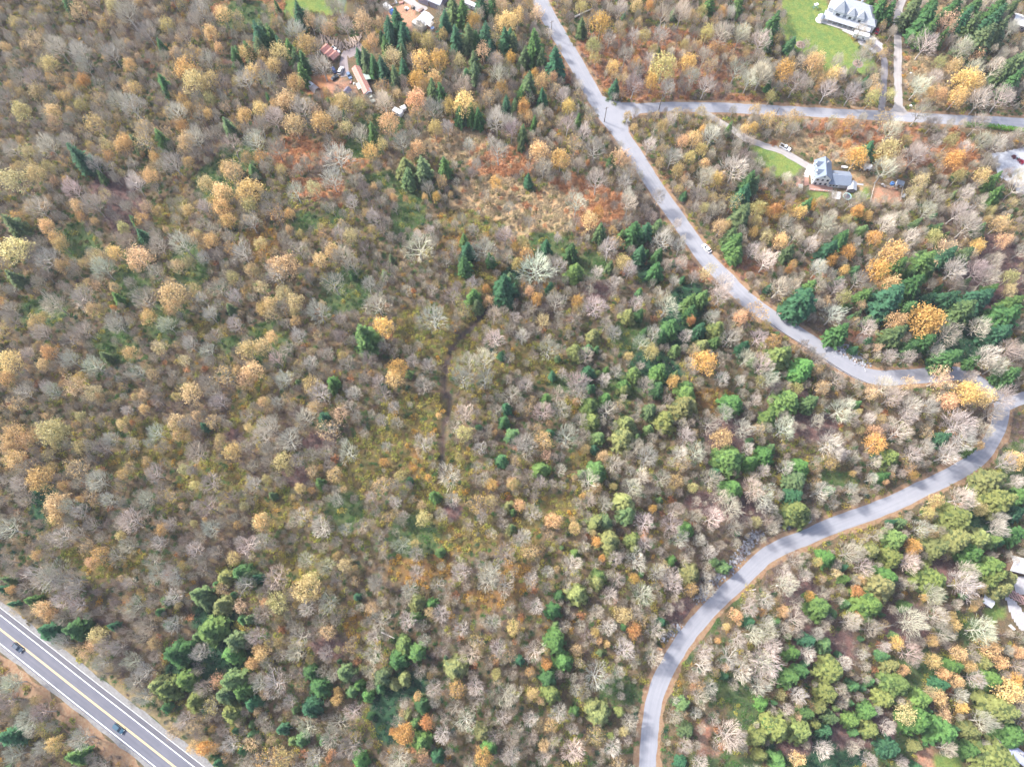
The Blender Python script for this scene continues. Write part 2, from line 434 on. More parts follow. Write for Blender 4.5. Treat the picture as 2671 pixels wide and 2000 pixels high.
def build_ground():
    xs = np.concatenate([[-4000, -1500, -700], np.arange(-430, 431, 2.0), [700, 1500, 4000]])
    ys = np.concatenate([[-3500, -1200, -400], np.arange(-150, 431, 2.0), [800, 1800, 5000]])
    X, Y = np.meshgrid(xs, ys)
    Z = ground_h(X, Y)
    far = (np.abs(X) > 440) | (Y > 440) | (Y < -160)
    Z[far] = -3.0
    nx, ny = len(xs), len(ys)
    V = np.stack([X.ravel(), Y.ravel(), Z.ravel()], 1)
    idx = np.arange(nx * ny).reshape(ny, nx)
    F = np.stack([idx[:-1, :-1].ravel(), idx[:-1, 1:].ravel(), idx[1:, 1:].ravel(), idx[1:, :-1].ravel()], 1)
    me = bpy.data.meshes.new('ground')
    me.vertices.add(len(V)); me.vertices.foreach_set('co', V.ravel())
    me.loops.add(F.size); me.loops.foreach_set('vertex_index', F.ravel().astype(np.int32))
    me.polygons.add(len(F)); me.polygons.foreach_set('loop_start', np.arange(0, F.size, 4, dtype=np.int32))
    me.polygons.foreach_set('loop_total', np.full(len(F), 4, dtype=np.int32))
    me.polygons.foreach_set('use_smooth', np.ones(len(F), bool))
    me.update(calc_edges=True)
    me.materials.append(soil_material())
    k = zone_of(V[:, 0], V[:, 1])
    C = np.array([ZCOL[z] for z in ZKIND])[k]
    # damp dark silt in the bed of the gully
    gd = seg_dist(V[:, 0], V[:, 1], GUL)
    C[gd < 1.3] = (0.06, 0.05, 0.05)
    # open grass, lawns and bare soil of the plots
    px, py = to_px(V[:, 0], V[:, 1], V[:, 2])
    near = np.abs(V[:, 0]) < 440
    for p in LAWNS: C[in_poly(px, py, p) & near] = (0.13, 0.19, 0.06)
    for p in SOIL: C[in_poly(px, py, p) & near] = (0.33, 0.20, 0.15)
    ca = me.attributes.new('zone', 'FLOAT_COLOR', 'POINT')
    ca.data.foreach_set('color', np.concatenate([C, np.ones((len(C), 1))], 1).ravel())
    return tag(link('ground', me), kind='structure')

ground = build_ground()

# ------------------------------------------------------------------ roads, verges, sheets
def asphalt(name, c0, c1, streak=True):
    m = bpy.data.materials.new(name)
    n, l = nodes_of(m)
    b = n['Principled BSDF']; b.inputs['Roughness'].default_value = 0.8; b.inputs['Specular IOR Level'].default_value = 0.25
    tc = n.new('ShaderNodeTexCoord')
    mp = n.new('ShaderNodeMapping'); mp.inputs['Scale'].default_value = (1.0, 0.03, 1)
    l.new(tc.outputs['UV'], mp.inputs[0])
    a = n.new('ShaderNodeTexNoise'); a.inputs['Scale'].default_value = 1.3; a.inputs['Detail'].default_value = 4
    l.new(mp.outputs[0], a.inputs['Vector'])
    f = n.new('ShaderNodeTexNoise'); f.inputs['Scale'].default_value = 0.25; f.inputs['Detail'].default_value = 6; f.inputs['Roughness'].default_value = 0.7
    l.new(tc.outputs['Object'], f.inputs['Vector'])
    ad = n.new('ShaderNodeMath'); ad.operation = 'ADD'
    hf = n.new('ShaderNodeMath'); hf.operation = 'MULTIPLY'; hf.inputs[1].default_value = 0.5
    l.new(a.outputs['Fac'], ad.inputs[0]); l.new(f.outputs['Fac'], ad.inputs[1]); l.new(ad.outputs[0], hf.inputs[0])
    rp = n.new('ShaderNodeValToRGB')
    rp.color_ramp.elements[0].position = 0.36; rp.color_ramp.elements[1].position = 0.64
    rp.color_ramp.elements[0].color = (*c0, 1); rp.color_ramp.elements[1].color = (*c1, 1)
    l.new(hf.outputs[0], rp.inputs[0]); l.new(rp.outputs[0], b.inputs['Base Color'])
    return m

M = {}
M['road'] = asphalt('weathered_asphalt', (0.215, 0.22, 0.245), (0.27, 0.27, 0.29))
M['hwy'] = asphalt('highway_asphalt', (0.105, 0.108, 0.13), (0.14, 0.14, 0.165))
M['shoulder'] = asphalt('dark_shoulder', (0.09, 0.09, 0.105), (0.125, 0.12, 0.135))
M['gravel'] = mat('pale_gravel', (0.20, 0.195, 0.19), 0.95, 0.25, 1.2, bump=0.3)
M['drive_dark'] = asphalt('driveway_asphalt', (0.15, 0.14, 0.15), (0.20, 0.185, 0.19))
M['drive_light'] = asphalt('gravel_drive', (0.25, 0.23, 0.22), (0.33, 0.305, 0.29))
M['track'] = asphalt('muddy_track', (0.20, 0.165, 0.165), (0.29, 0.245, 0.24))
M['litter'] = mat('leaf_litter', (0.30, 0.15, 0.085), 0.95, 0.35, 1.1, col2=(0.27, 0.2, 0.12), bump=0.4, detail=6)
M['litter2'] = mat('grass_verge', (0.16, 0.14, 0.07), 0.95, 0.35, 0.9, col2=(0.26, 0.19, 0.10), bump=0.4, detail=6)
M['white_line'] = mat('white_paint', (0.72, 0.72, 0.72), 0.7, 0.12, 2.0)
M['yellow_line'] = mat('yellow_paint', (0.62, 0.47, 0.25), 0.7, 0.15, 2.0)

def strip(name, line, off0, off1, up, material, ragged=0.0, seed=1, ncross=4, kind='structure', parent=None, widths=None):
    """a sheet that follows a centre line between two lateral offsets (metres, + is right of travel)"""
    d = np.gradient(line, axis=0); d /= np.linalg.norm(d, axis=1, keepdims=True) + 1e-9
    nrm = np.stack([d[:, 1], -d[:, 0]], 1)
    s = np.concatenate([[0], np.cumsum(np.linalg.norm(np.diff(line, axis=0), axis=1))])
    w = np.ones(len(line)) if widths is None else widths
    a = off0 * w + ragged * (noise2(s, s * 0, 3.1, seed) - 0.5) * 2 + 0.6 * ragged * (noise2(s, s * 0, 0.9 + 1.1, seed + 5) - 0.5)
    b = off1 * w + ragged * (noise2(s, s * 0, 3.7, seed + 2) - 0.5) * 2 + 0.6 * ragged * (noise2(s, s * 0, 1.9, seed + 7) - 0.5)
    V = []; UV = []
    for j in range(ncross + 1):
        t = j / ncross
        o = a * (1 - t) + b * t
        P = line + nrm * o[:, None]
        z = ground_h(P[:, 0], P[:, 1]) + up
        V.append(np.stack([P[:, 0], P[:, 1], z], 1)); UV.append(np.stack([o, s], 1))
    N = len(line)
    V = np.concatenate(V); UV = np.concatenate(UV)
    F = [(j * N + i, (j + 1) * N + i, (j + 1) * N + i + 1, j * N + i + 1) for j in range(ncross) for i in range(N - 1)]
    F = [f[::-1] for f in F]
    me = new_mesh(name, V, F, material)
    uv = me.uv_layers.new(name='UVMap')
    li = np.zeros(len(me.loops), dtype=np.int32); me.loops.foreach_get('vertex_index', li)
    uv.data.foreach_set('uv', UV[li].ravel())
    o = link(name, me, parent)
    if kind and parent is None: o['kind'] = kind
    # faces must look up
    if me.polygons[0].normal.z < 0: me.flip_normals()
    return o

def sheet(name, px_poly, up, material, step=1.5, ragged=0.8, kind='structure', seed=3):
    """a ground-following patch inside a photo polygon with a slightly uneven rim"""
    P = np.array([G(a, b)[:2] for a, b in px_poly])
    x0, y0 = P.min(0) - 1; x1, y1 = P.max(0) + 1
    xs = np.arange(x0, x1, 0.6); ys = np.arange(y0, y1, 0.6)
    X, Y = np.meshgrid(xs, ys)
    wx = X + ragged * (noise2(X, Y, 2.3, seed) - 0.5); wy = Y + ragged * (noise2(X, Y, 2.3, seed + 4) - 0.5)
    inside = in_poly(wx + 0.3, wy + 0.3, [tuple(p) for p in P])
    ids = {}; V = []; F = []
    def vid(i, j):
        if (i, j) not in ids:
            ids[(i, j)] = len(V)
            V.append((xs[i], ys[j], float(ground_h(xs[i], ys[j])) + up))
        return ids[(i, j)]
    for j in range(len(ys) - 1):
        for i in range(len(xs) - 1):
            if inside[j, i]: F.append((vid(i, j), vid(i + 1, j), vid(i + 1, j + 1), vid(i, j + 1)))
    o = link(name, new_mesh(name, V, F, material))
    o['kind'] = kind
    return o

ml = ROAD['main']
# the lane narrows from the junction down to the lower bends
frac = np.linspace(0, 1, len(ml))
mw = np.interp(frac, [0, 0.2, 0.45, 0.6, 0.75, 1.0], [4.0, 3.8, 3.45, 3.2, 3.05, 2.95])
strip('leaf_verge', ml, -1.0, 1.0, 0.02, M['litter'], 0.9, 2, 6, widths=mw + 1.7)
strip('road', ml, -1.0, 1.0, 0.05, M['road'], 0.22, 5, 6, widths=mw)
strip('leaf_verge', ROAD['side'], -4.6, 4.4, 0.024, M['litter'], 0.9, 8, 6)
strip('side_road', ROAD['side'], -2.9, 2.8, 0.054, M['road'], 0.2, 9, 5)
strip('side_road', ROAD['spur'], -2.6, 2.6, 0.058, M['road'], 0.2, 12, 5)
sheet('road_junction', T(3, [(760, 770), (800, 795), (850, 822), (920, 842), (1010, 850), (1110, 852), (1110, 940), (1060, 965), (1025, 1000), (1005, 1050), (1012, 1105), (1030, 1150), (930, 1090), (820, 930)]), 0.062, M['road'], ragged=0.3)
strip('driveway', ROAD['light'], -1.9, 1.9, 0.066, M['drive_light'], 0.25, 14, 4)
sheet('driveway', T(4, [(1105, 925), (1140, 870), (1150, 800), (1195, 800), (1210, 870), (1265, 935), (1190, 960)]), 0.07, M['drive_light'], ragged=0.4)
strip('driveway', ROAD['dark'], -1.55, 1.55, 0.074, M['drive_dark'], 0.2, 16, 4)
strip('driveway', ROAD['house'], -1.7, 1.9, 0.07, M['drive_light'], 0.35, 18, 4)
strip('farm_track', ROAD['farm'], -2.0, 2.0, 0.03, M['track'], 0.6, 20, 4)
strip('farm_track', ROAD['farm2'], -3.0, 2.4, 0.034, M['track'], 0.8, 21, 4)
strip('farm_track', ROAD['top'], -2.2, 2.2, 0.03, M['drive_light'], 0.6, 22, 4)
for gi, gp in enumerate(GRAVEL):
    sheet('gravel_yard', gp, 0.036 + 0.004 * gi, mat('gravel_yard', (0.36, 0.365, 0.385) if gi == 0 else (0.36, 0.345, 0.35), 0.95, 0.2, 0.9, bump=0.3), ragged=1.2, seed=5 + gi)

# highway: lower-left is the near lane; offsets + towards lower-left
hl = ROAD['hwy']
strip('leaf_verge', hl, 5.6, 12.0, 0.018, M['litter'], 1.4, 31, 4)
strip('grass_verge', hl, -13.5, -7.6, 0.018, M['litter2'], 1.2, 33, 4)
strip('gravel_shoulder', hl, -7.6, -5.2, 0.026, M['gravel'], 0.7, 35, 4)
strip('gravel_shoulder', hl, 3.9, 5.6, 0.026, M['gravel'], 0.5, 36, 4)
strip('highway', hl, -5.65, 4.25, 0.05, M['hwy'], 0.1, 37, 8)
strip('highway_shoulder', hl, -5.55, -3.85, 0.056, M['shoulder'], 0.05, 38, 3)
strip('road_marking', hl, -3.78, -3.52, 0.062, M['white_line'], 0.0, 1, 1)
strip('road_marking', hl, -5.62, -5.48, 0.062, M['white_line'], 0.0, 1, 1)
strip('road_marking', hl, 3.55, 3.85, 0.062, M['white_line'], 0.0, 1, 1)
strip('road_marking', hl, -0.30, -0.08, 0.062, M['yellow_line'], 0.0, 1, 1)
strip('road_marking', hl, 0.08, 0.30, 0.062, M['yellow_line'], 0.0, 1, 1)

CLEAR_LINES = [('main', 4.6), ('side', 4.2), ('spur', 3.4), ('hwy', 8.4), ('light', 2.4), ('dark', 2.2), ('house', 2.4), ('farm', 3.0), ('farm2', 3.2), ('top', 3.0)]
KEEP_OUT = LAWNS + SOIL + GRAVEL + [T(4, [(500, 100), (600, -60), (1000, -60), (1060, 250), (900, 360), (700, 260)]), [(2085, 425), (2130, 418), (2250, 455), (2275, 480), (2240, 520), (2100, 508)],
            [(835, 100), (960, 95), (985, 125), (990, 280), (930, 260), (880, 250), (800, 245), (800, 200), (860, 180), (850, 145)], [(990, -20), (1250, -20), (1250, 30), (1150, 60), (1130, 85), (1070, 85), (1000, 50)],
            [(2270, 465), (2375, 465), (2365, 535), (2265, 530)], [(2545, 1545), (2690, 1440), (2690, 1660), (2560, 1640)], [(2590, 1915), (2690, 1920), (2690, 2010), (2640, 1990)],
            [(1022, 270), (1068, 268), (1070, 312), (1022, 312)], [(828, 92), (950, 96), (960, 132), (900, 140), (828, 122)], [(2500, 318), (2700, 330), (2700, 372), (2560, 362), (2500, 350)], [(880, 5), (930, 5), (930, 58), (880, 62)], [(2075, 100), (2102, 100), (2102, 135), (2075, 135)]]

def free_mask(x, y, margin=0.0, keep=True):
    ok = np.ones(np.shape(x), bool)
    for nme, w in CLEAR_LINES:
        L = ROAD[nme]
        ok &= seg_dist(x, y, [tuple(p) for p in L[::2]] + [tuple(L[-1])]) > w + margin
    if keep:
        px, py = to_px(x, y, base_h(x, y))
        for p in KEEP_OUT: ok &= ~in_poly(px, py, p)
    return ok

# ------------------------------------------------------------------ trees told apart in the photo: (x y r) in each tile, by kind
# C dark conifer, L light yellow-green conifer, G golden, P sparse peach, Y olive yellow, O orange, W bare
CAT = {
1: dict(C='555 30 60,1330 380 45,1350 680 60,650 1290 100,1120 1170 50,1880 1030 60,2130 280 90,2190 330 70,2050 430 60,1930 450 50,830 1450 40,1320 1140 60,1960 1370 50',
 G='1520 560 80,1830 110 60,1740 270 60,1800 390 40,2030 430 60,2090 590 70,1500 1040 50,1530 1160 70,430 920 60,1000 1180 60,1060 1150 60,1270 1290 40,1240 1440 60,1870 1390 60,1830 1580 80,2050 1560 100,2010 950 60,2150 900 60,1720 940 40,1060 530 50',
 P='280 330 70,880 1190 60,640 80 70,1470 320 30,1510 250 30,440 1490 40,450 1000 60,220 1250 60,1130 460 30',
 Y='1600 680 90,180 910 80,400 520 60,1690 1510 60,110 1480 100,290 1430 70,390 1370 40,930 40 60,300 760 60,1730 810 50,50 390 40', O='690 660 45',
 W='1040 90 110,650 420 90,460 370 90,1090 860 120,1450 910 90,1420 1330 110,760 1340 80,2010 640 100,580 1540 90,1200 250 90,900 420 80,1700 480 80,260 620 90,1650 60 80,1600 1120 90,1900 1180 110,2100 1150 100,1100 1500 90,380 1180 100,950 820 90,560 1150 80'),
2: dict(C='30 300 70,90 260 70,150 300 70,230 370 60,300 400 60,60 400 70,350 480 60,410 500 60,400 600 60,1190 180 80,1120 230 70,1240 290 70,1100 380 60,1230 430 50,940 480 70,880 460 50,1000 530 60,1080 560 70,1240 560 60,1160 620 60,1650 70 80,1720 100 80,1880 20 60,1980 50 60,1570 180 70,1680 310 70,1780 290 80,1840 340 60,1920 300 80,1950 400 50,2080 330 70,2150 350 60,1820 510 60,1830 590 60,1470 740 70,1550 770 70,1710 940 60,1790 930 60,1860 960 60,2090 860 50,2150 880 50,1280 1450 70,1400 1380 90,990 1080 60,1580 1370 60,130 810 30,630 855 30,750 950 30,380 110 70,190 45 30,2205 760 40', L='1250 1370 80',
 G='900 170 80,620 230 50,430 350 80,220 420 80,170 540 60,340 690 70,980 330 50,930 380 40,1390 480 80,1530 480 80,1360 650 70,1490 640 60,1340 820 80,1390 700 50,1740 850 90,1630 870 60,740 830 70,270 820 80,60 890 60,330 1020 80,570 1000 80,1110 1000 80,970 1250 70,1360 1220 60,2000 1500 50,1000 1540 30,2120 470 40,2100 180 80,1820 170 60,2180 120 60,20 590 40,80 440 50,2040 720 50',
 P='470 170 60,1150 460 80,1700 490 50,1190 760 40,520 920 60,760 1040 60,1060 1180 50,1290 1290 40,1900 410 60,2050 30 70,1050 180 60', Y='870 860 50,1500 1050 60,500 1540 60,1440 330 60,1570 280 40,1340 300 40',
 W='560 520 110,2020 600 90,2010 980 110,2130 1060 80,2020 1230 110,1480 890 90,1080 820 90,700 1290 150,640 1460 100,1600 1030 60,1220 1160 80,1720 700 100,400 870 90,160 950 90,1300 480 50,1780 1190 60,1840 1350 50,350 1570 80,330 230 90,550 190 80,760 200 70,60 560 90,130 650 80'),
3: dict(C='40 310 60,90 370 50,240 370 100,150 460 60,300 480 60,410 500 90,180 680 80,300 790 50,140 1080 50,130 1180 40,230 1010 40,40 870 40,630 220 50,900 710 50,870 1320 40,600 990 40,1680 20 60,1920 20 60,2180 230 60,2170 350 40,1850 1050 40,1990 1500 80,1960 1590 80,2040 1520 60,180 1480 40,1105 570 25,2170 700 30',
 G='280 1240 80,450 1300 80,30 470 40,235 600 35,300 660 60,390 640 40,150 870 60,190 960 40,520 870 50,780 190 80,1780 100 40,890 550 50,1080 520 40,1200 660 60,1500 510 70,1960 1060 40,2040 1050 40,1550 1130 60,1460 1160 50,1620 1070 30,1780 1440 40,1740 1480 60,1640 1350 40',
 P='940 1290 80,250 100 60,1560 610 40,1380 540 40', Y='1620 90 40,1300 540 110,710 370 60,1620 1230 50,1510 1290 50,1660 270 60,1470 370 40,2110 800 60,2180 790 40,1080 50 50,620 50 50,1420 1400 50,1060 1050 30,1290 1030 50', O='1180 40 35,670 1340 20',
 W='740 1210 110,750 1480 110,1060 290 60,1190 480 60,1370 1270 80,1890 1370 130,1640 1450 90,1300 90 90,1450 80 90,940 60 70,1280 260 70,1790 260 100,1940 260 80,2110 310 90,1540 600 70,1060 670 90,1330 700 70,1650 680 80,1910 550 90,2130 570 100,2010 640 80,1850 90 50,460 780 60,30 1010 60,510 1010 80,990 1480 70,1010 1620 70,1250 1600 70,1700 1100 80,1180 1180 70,1350 980 60,640 1090 70'),
4: dict(C='150 200 80,110 330 50,1040 45 75,1115 90 70,960 5 60,1110 420 50,1300 80 90,1400 160 100,1450 40 80,1410 260 80,1480 180 70,1640 60 80,1720 170 80,1800 60 80,1850 330 130,1780 220 80,1960 180 100,2020 250 80,1990 60 80,2110 60 60,2180 500 90,2080 560 90,2120 660 80,2030 590 60,1590 880 40,1650 890 40,1540 300 50,1960 1480 60,1990 1600 60,110 690 30',
 G='240 580 80,490 500 80,650 610 60,1100 330 50,1640 540 60,1740 650 100,1830 680 70,1670 790 70,1530 770 50,1430 760 40,1830 450 60,850 1290 80,790 1260 50,1870 1440 60',
 P='1590 180 90,980 650 40,1370 1490 70,1300 1590 60', Y='1120 780 40,1530 510 50,960 800 60,130 790 70,30 800 50,1610 1160 60,1100 1230 90,1680 1450 50', O='1640 1310 70,760 1190 30,690 1100 30',
 W='60 330 90,60 600 100,340 660 100,700 600 60,600 720 80,1420 340 110,1360 690 80,1720 390 100,1810 550 80,1990 540 80,1880 800 100,2060 780 100,2150 850 80,1380 900 90,1130 1060 100,1340 1260 110,1080 1380 110,1740 1200 60,1890 1140 80,2000 1160 80,1740 1580 70,900 450 90,450 760 80,810 740 80,1500 640 70,1500 1150 70,2130 220 60'),
5: dict(C='100 270 90,1110 240 40,1180 360 50,1590 50 20,110 700 60,960 870 40,1900 960 40,860 1350 40',
 G='370 280 60,640 110 50,1820 130 70,1880 230 60,1750 400 60,940 500 60,1140 540 100,520 610 60,1400 850 110,1430 940 60,1220 1030 60,760 970 60,2170 1270 70,2090 1470 80,2030 1550 70,1080 1330 60,390 1320 60,350 1420 50,80 1400 90,70 1540 60,2180 960 60,2150 420 50',
 P='1200 120 50,800 530 70,1460 610 60,840 980 30,790 780 50,1600 790 50,1420 980 40,1840 1130 40,1300 1280 60,1520 1390 50,1260 1500 50,620 1600 90,2150 780 60', Y='110 470 110,490 430 60,1540 140 50,1010 290 50,1640 340 35,1560 580 50,2040 1300 80,360 1010 30,1540 1610 40,2070 640 50,1920 700 50,2060 90 60,1830 30 60', O='930 950 20',
 W='750 90 100,300 120 100,1500 420 120,1690 110 70,1990 500 110,1680 540 60,1030 410 80,380 550 120,440 920 100,680 870 100,690 1140 90,1370 1090 80,1280 660 80,1180 860 120,1930 870 70,210 1330 60,760 1420 90,830 620 100,2060 240 80,1940 1080 70,1560 1250 70,1120 1480 80,370 1610 60,1730 1010 70,1660 880 60,950 1080 90,330 1160 80,560 1380 80,1700 1300 80'),
6: dict(C='920 1190 110,1760 480 70,1740 600 70,1730 390 40,2070 780 100,1820 860 60,1850 930 50,1140 545 25,660 1560 50,820 680 30,1960 550 50', L='2180 580 40',
 G='300 180 40,295 310 30,650 490 60,260 600 110,540 560 60,140 920 60,150 1190 50,70 1290 50,1080 1110 80,1180 1450 80,1160 1540 70,2160 450 40,1420 40 25,1510 40 35,1160 40 30', P='150 590 50,1940 900 50,490 1310 30,150 1000 60', Y='800 370 60,350 900 70,250 840 70,30 660 40,340 1000 40,570 930 30', O='1920 800 35',
 W='370 460 80,700 350 70,810 80 60,1000 200 70,1360 450 150,740 520 100,820 590 90,660 740 110,1030 920 120,1480 1020 140,1650 840 90,1470 800 50,1910 460 120,2080 350 80,1820 300 50,540 980 100,720 1050 60,180 650 100,190 1370 80,250 1540 80,470 1400 70,1310 1390 60,1450 1430 70,1780 1400 100,1900 1380 100,1720 1530 100,1900 1550 100,1980 1010 80,1990 1200 90,2150 1020 60,1800 750 60,1030 1560 60,1350 350 50,1460 320 50,380 1180 70,940 760 70'),
7: dict(C='780 320 60,1060 340 90,1160 310 60,1250 270 50,940 370 50,335 450 50,540 490 60,1110 510 60,1240 640 70,1250 510 50,860 610 40,20 730 60,30 900 40,370 780 40,1620 860 60,1520 900 70,1530 1000 60,1100 1000 40,1360 1100 70,1280 1170 60,1720 1240 50,680 1480 60,820 1460 30,980 1590 50,1260 1480 70,1600 1130 60,1960 1270 50,1940 190 90,1900 400 80,1860 360 60,1900 500 60,1960 30 70,2040 1390 30,1400 1500 25,1140 1150 30,380 1510 30',
 L='575 640 80,1010 1010 60,1740 1130 80,1630 1260 60,590 1310 70,720 1170 60,1060 1490 60,1500 1600 60',
 G='700 240 70,760 170 50,960 570 60,250 880 50,190 820 40,590 900 50,1640 1400 100,1375 1560 50,1930 1030 60,160 450 40,1770 290 60,1820 280 40,2040 330 40,2180 160 30', P='300 1060 60,1690 630 50,2110 500 50,1640 680 50,570 960 30', Y='1195 1320 60,1010 1350 40,100 590 50,130 400 50,1630 130 40,2080 130 60,2060 250 50,2150 360 50,2100 1550 40', O='1530 1060 35',
 W='250 620 170,420 600 80,850 460 90,1010 80 80,580 80 110,1250 40 70,1420 260 40,740 930 100,1020 640 70,1070 910 70,1320 930 120,410 900 90,340 1280 100,660 1340 80,900 1150 70,1120 1230 80,1230 1170 70,600 1560 110,170 1590 70,130 1190 70,470 1490 50,800 1550 60,910 1470 60,1860 1190 90,1790 1530 70,1990 1360 90,2120 1420 90,1930 1560 50,2090 1190 80,1700 1020 70,1780 840 90,1790 750 100,1920 700 60,2190 970 80,2040 470 70,2150 560 90,1600 310 60,1300 380 100,1440 440 70,1490 1170 60,1560 700 50,880 740 60,1390 720 50,740 650 60,60 1000 60,430 370 40'),
8: dict(C='690 390 80,610 480 80,390 900 120,440 800 70,270 490 50,1170 620 80,1110 880 120,1290 780 100,1400 590 100,1580 520 80,1720 520 80,1440 640 50,1590 870 80,1440 880 60,1850 870 100,1710 980 100,1940 800 60,2120 930 80,2050 1050 120,2000 1170 90,1960 1000 70,690 1150 80,900 840 60,1160 1180 90,1280 1270 70,1400 1230 80,1600 1360 100,1240 680 40,1330 250 40,850 1010 30,1730 750 40,110 790 30,750 940 30,1800 1400 50,1520 1360 60,1960 1530 60,2100 1500 80', L='210 1340 110,400 1450 110',
 G='370 160 50,985 370 60,1150 500 100,1000 640 90,1110 750 80,1150 1060 80,2050 390 60,2020 260 70,1820 450 60,770 490 60,630 540 50,730 640 40,200 400 60,40 130 40,930 200 40', P='1580 460 80,1530 1530 90,1270 1580 60,1460 600 40,1000 1280 40,60 500 40', Y='730 860 60,1900 230 30,1940 150 40,1480 360 60,2100 820 50,2110 700 60,330 1620 50', O='170 140 50,840 150 50,280 640 30',
 W='110 540 80,210 770 100,530 620 80,690 780 90,860 720 80,1290 370 80,1770 260 120,1690 150 90,1430 140 80,1080 260 90,460 430 70,840 410 50,660 1000 100,930 1100 90,1600 1160 130,1870 1100 90,1850 630 110,1940 690 90,1650 630 110,1510 1330 70,1920 1350 120,2100 1300 100,2000 1430 90,120 960 80,100 1530 90,60 1200 80,1120 1340 70,1270 1360 70,1080 1590 90,1770 1510 60,250 260 80,340 340 80,580 250 90'),
9: dict(C='660 1000 30,1680 350 35,1440 420 20,1970 1540 80,2060 1580 60,60 1620 40', L='1850 1590 70',
 G='820 110 40,1570 90 80,1180 210 40,1450 310 70,120 420 90,210 470 70,70 530 60,120 630 80,330 780 100,530 840 50,450 990 90,450 1100 60,660 950 30,1910 570 70,750 1470 50,1330 1200 50,2170 150 40,300 1410 40', P='600 40 80', Y='770 70 70,430 390 110,510 390 60,660 270 40,650 520 60,2150 1140 70,1000 1250 40,1520 700 50,1600 840 40,1000 340 40,2010 1010 40,470 480 60,1920 1440 50,2190 790 40,2050 360 40,1600 1150 30', O='1090 320 20',
 W='2150 430 100,1710 820 100,1690 1010 110,1210 950 80,1060 1130 120,800 800 100,1270 740 80,1600 560 110,1230 500 50,500 1260 100,560 1010 80,430 1560 150,600 1600 100,1300 1320 70,1280 1570 90,1410 1150 60,1730 1190 80,2020 1330 100,1600 1370 80,1050 1320 80,910 440 70,180 80 80,430 60 80,880 960 80,1570 720 50,640 1060 70,1440 1590 80,1030 220 50,2080 830 70,60 1200 100,150 800 70,1800 150 80,1280 400 80'),
10: dict(C='590 280 65,2090 200 45,2070 310 45,1500 920 50,1540 1385 40,540 810 40,1080 715 18,2130 1190 35,650 30 40,960 1480 20,2140 1050 30,160 920 30,1070 20 30', L='2100 1010 50',
 G='390 860 45,1080 640 40,70 1140 70,1530 260 25,1960 830 50,2150 820 50,2190 1000 50,840 1510 25,1440 770 30', P='720 240 70,1390 1000 40,110 150 40,740 870 30', Y='240 640 80,120 800 40,300 720 40,1740 400 70,1400 1110 60,1340 1310 40,480 1600 60,760 1490 60,330 940 20',
 W='110 350 110,280 450 120,110 520 60,430 270 90,780 560 110,370 610 70,190 150 60,1150 200 60,1400 500 90,1620 740 120,1280 840 40,970 940 50,1160 980 60,1060 300 60,1100 520 50,550 1180 90,750 1200 60,1220 1320 90,430 1450 80,600 1510 90,180 1590 120,1010 1620 80,1720 1560 90,1950 1550 120,1350 1390 70,1340 1560 70,1640 950 70,1880 1100 60,1890 530 60,2130 80 90,2190 500 70,1740 250 90,830 80 70,690 960 60,60 1300 80,1250 1090 50,2180 1280 60,540 70 100'),
11: dict(C='1260 40 60,330 130 50,1180 210 60,1000 1070 70,730 530 40,1370 1450 40,1120 1570 25,10 220 30,820 1130 60',
 L='700 180 80,820 120 60,710 300 70,1000 320 85,960 440 90,1310 290 90,1480 180 110,1500 70 80,980 40 50,1890 160 90,1850 600 110,2010 650 70,2150 590 80,1870 850 90,2170 270 70,290 690 70,750 720 90,980 980 100,740 1130 70,860 1290 100,1050 1280 60,1060 1360 50,1490 1200 60,570 1400 35,760 1590 65,1530 1560 90,40 1190 40,30 1000 40,860 1480 25',
 G='1770 450 90,740 860 50,800 590 50,120 1000 50,380 1130 70,570 1190 50,580 150 30,1060 1610 45,1210 1030 35,630 930 30,360 320 30,790 1440 30', P='330 590 50', Y='880 840 35,70 830 50,2050 1140 50,720 1230 30,650 540 40,1360 860 30,1540 850 40', O='750 1310 40',
 W='50 90 80,300 230 90,160 500 110,510 430 120,850 220 90,600 50 100,1170 600 100,1080 520 80,1280 770 90,1040 860 100,1110 760 80,690 780 100,1430 570 80,1570 560 90,1020 710 50,1380 1040 90,1150 1140 90,1380 1170 100,1700 1100 110,1860 1020 100,1780 930 80,2050 870 100,2150 990 80,2130 720 60,1820 230 80,1960 360 90,2060 130 60,1500 440 80,910 1440 70,1080 1450 100,1160 1320 70,540 1500 90,130 1270 80,290 800 60,200 1590 70,350 1560 60,930 1620 70,1250 1550 80,1340 1600 80,1690 1400 70,1600 1290 60,1440 1270 80,1270 1370 40,1990 530 60'),
12: dict(C='460 150 70,340 800 90,310 920 80,1060 760 45,1130 1140 30,1210 1150 40,730 1510 30,740 1610 40,2160 1240 80,2150 1060 70,1550 440 60,1760 550 40,1600 80 40,1000 590 30',
 L='270 130 100,140 270 80,110 610 100,370 690 80,350 1060 110,1110 610 80,1960 790 110,2030 960 130,1680 1110 120,1500 1340 100,1680 1290 120,1850 1280 110,1950 1290 80,1800 1400 100,1170 1280 90,970 1380 70,1140 1440 80,600 1440 70,1480 1600 110,1080 1610 100,1930 1500 120,2050 1600 90,2180 920 80',
 G='1000 500 80,1740 60 100,1900 110 80,1600 150 70,1300 1330 60,1290 1380 40,1080 810 25,800 740 25,1300 760 40,880 1620 40,2160 620 70,1840 500 40', P='960 80 60,990 400 70,660 1560 40', Y='870 390 35,850 230 25,1850 1020 60,1420 1060 50,1500 960 60,1130 120 30,520 1470 40',
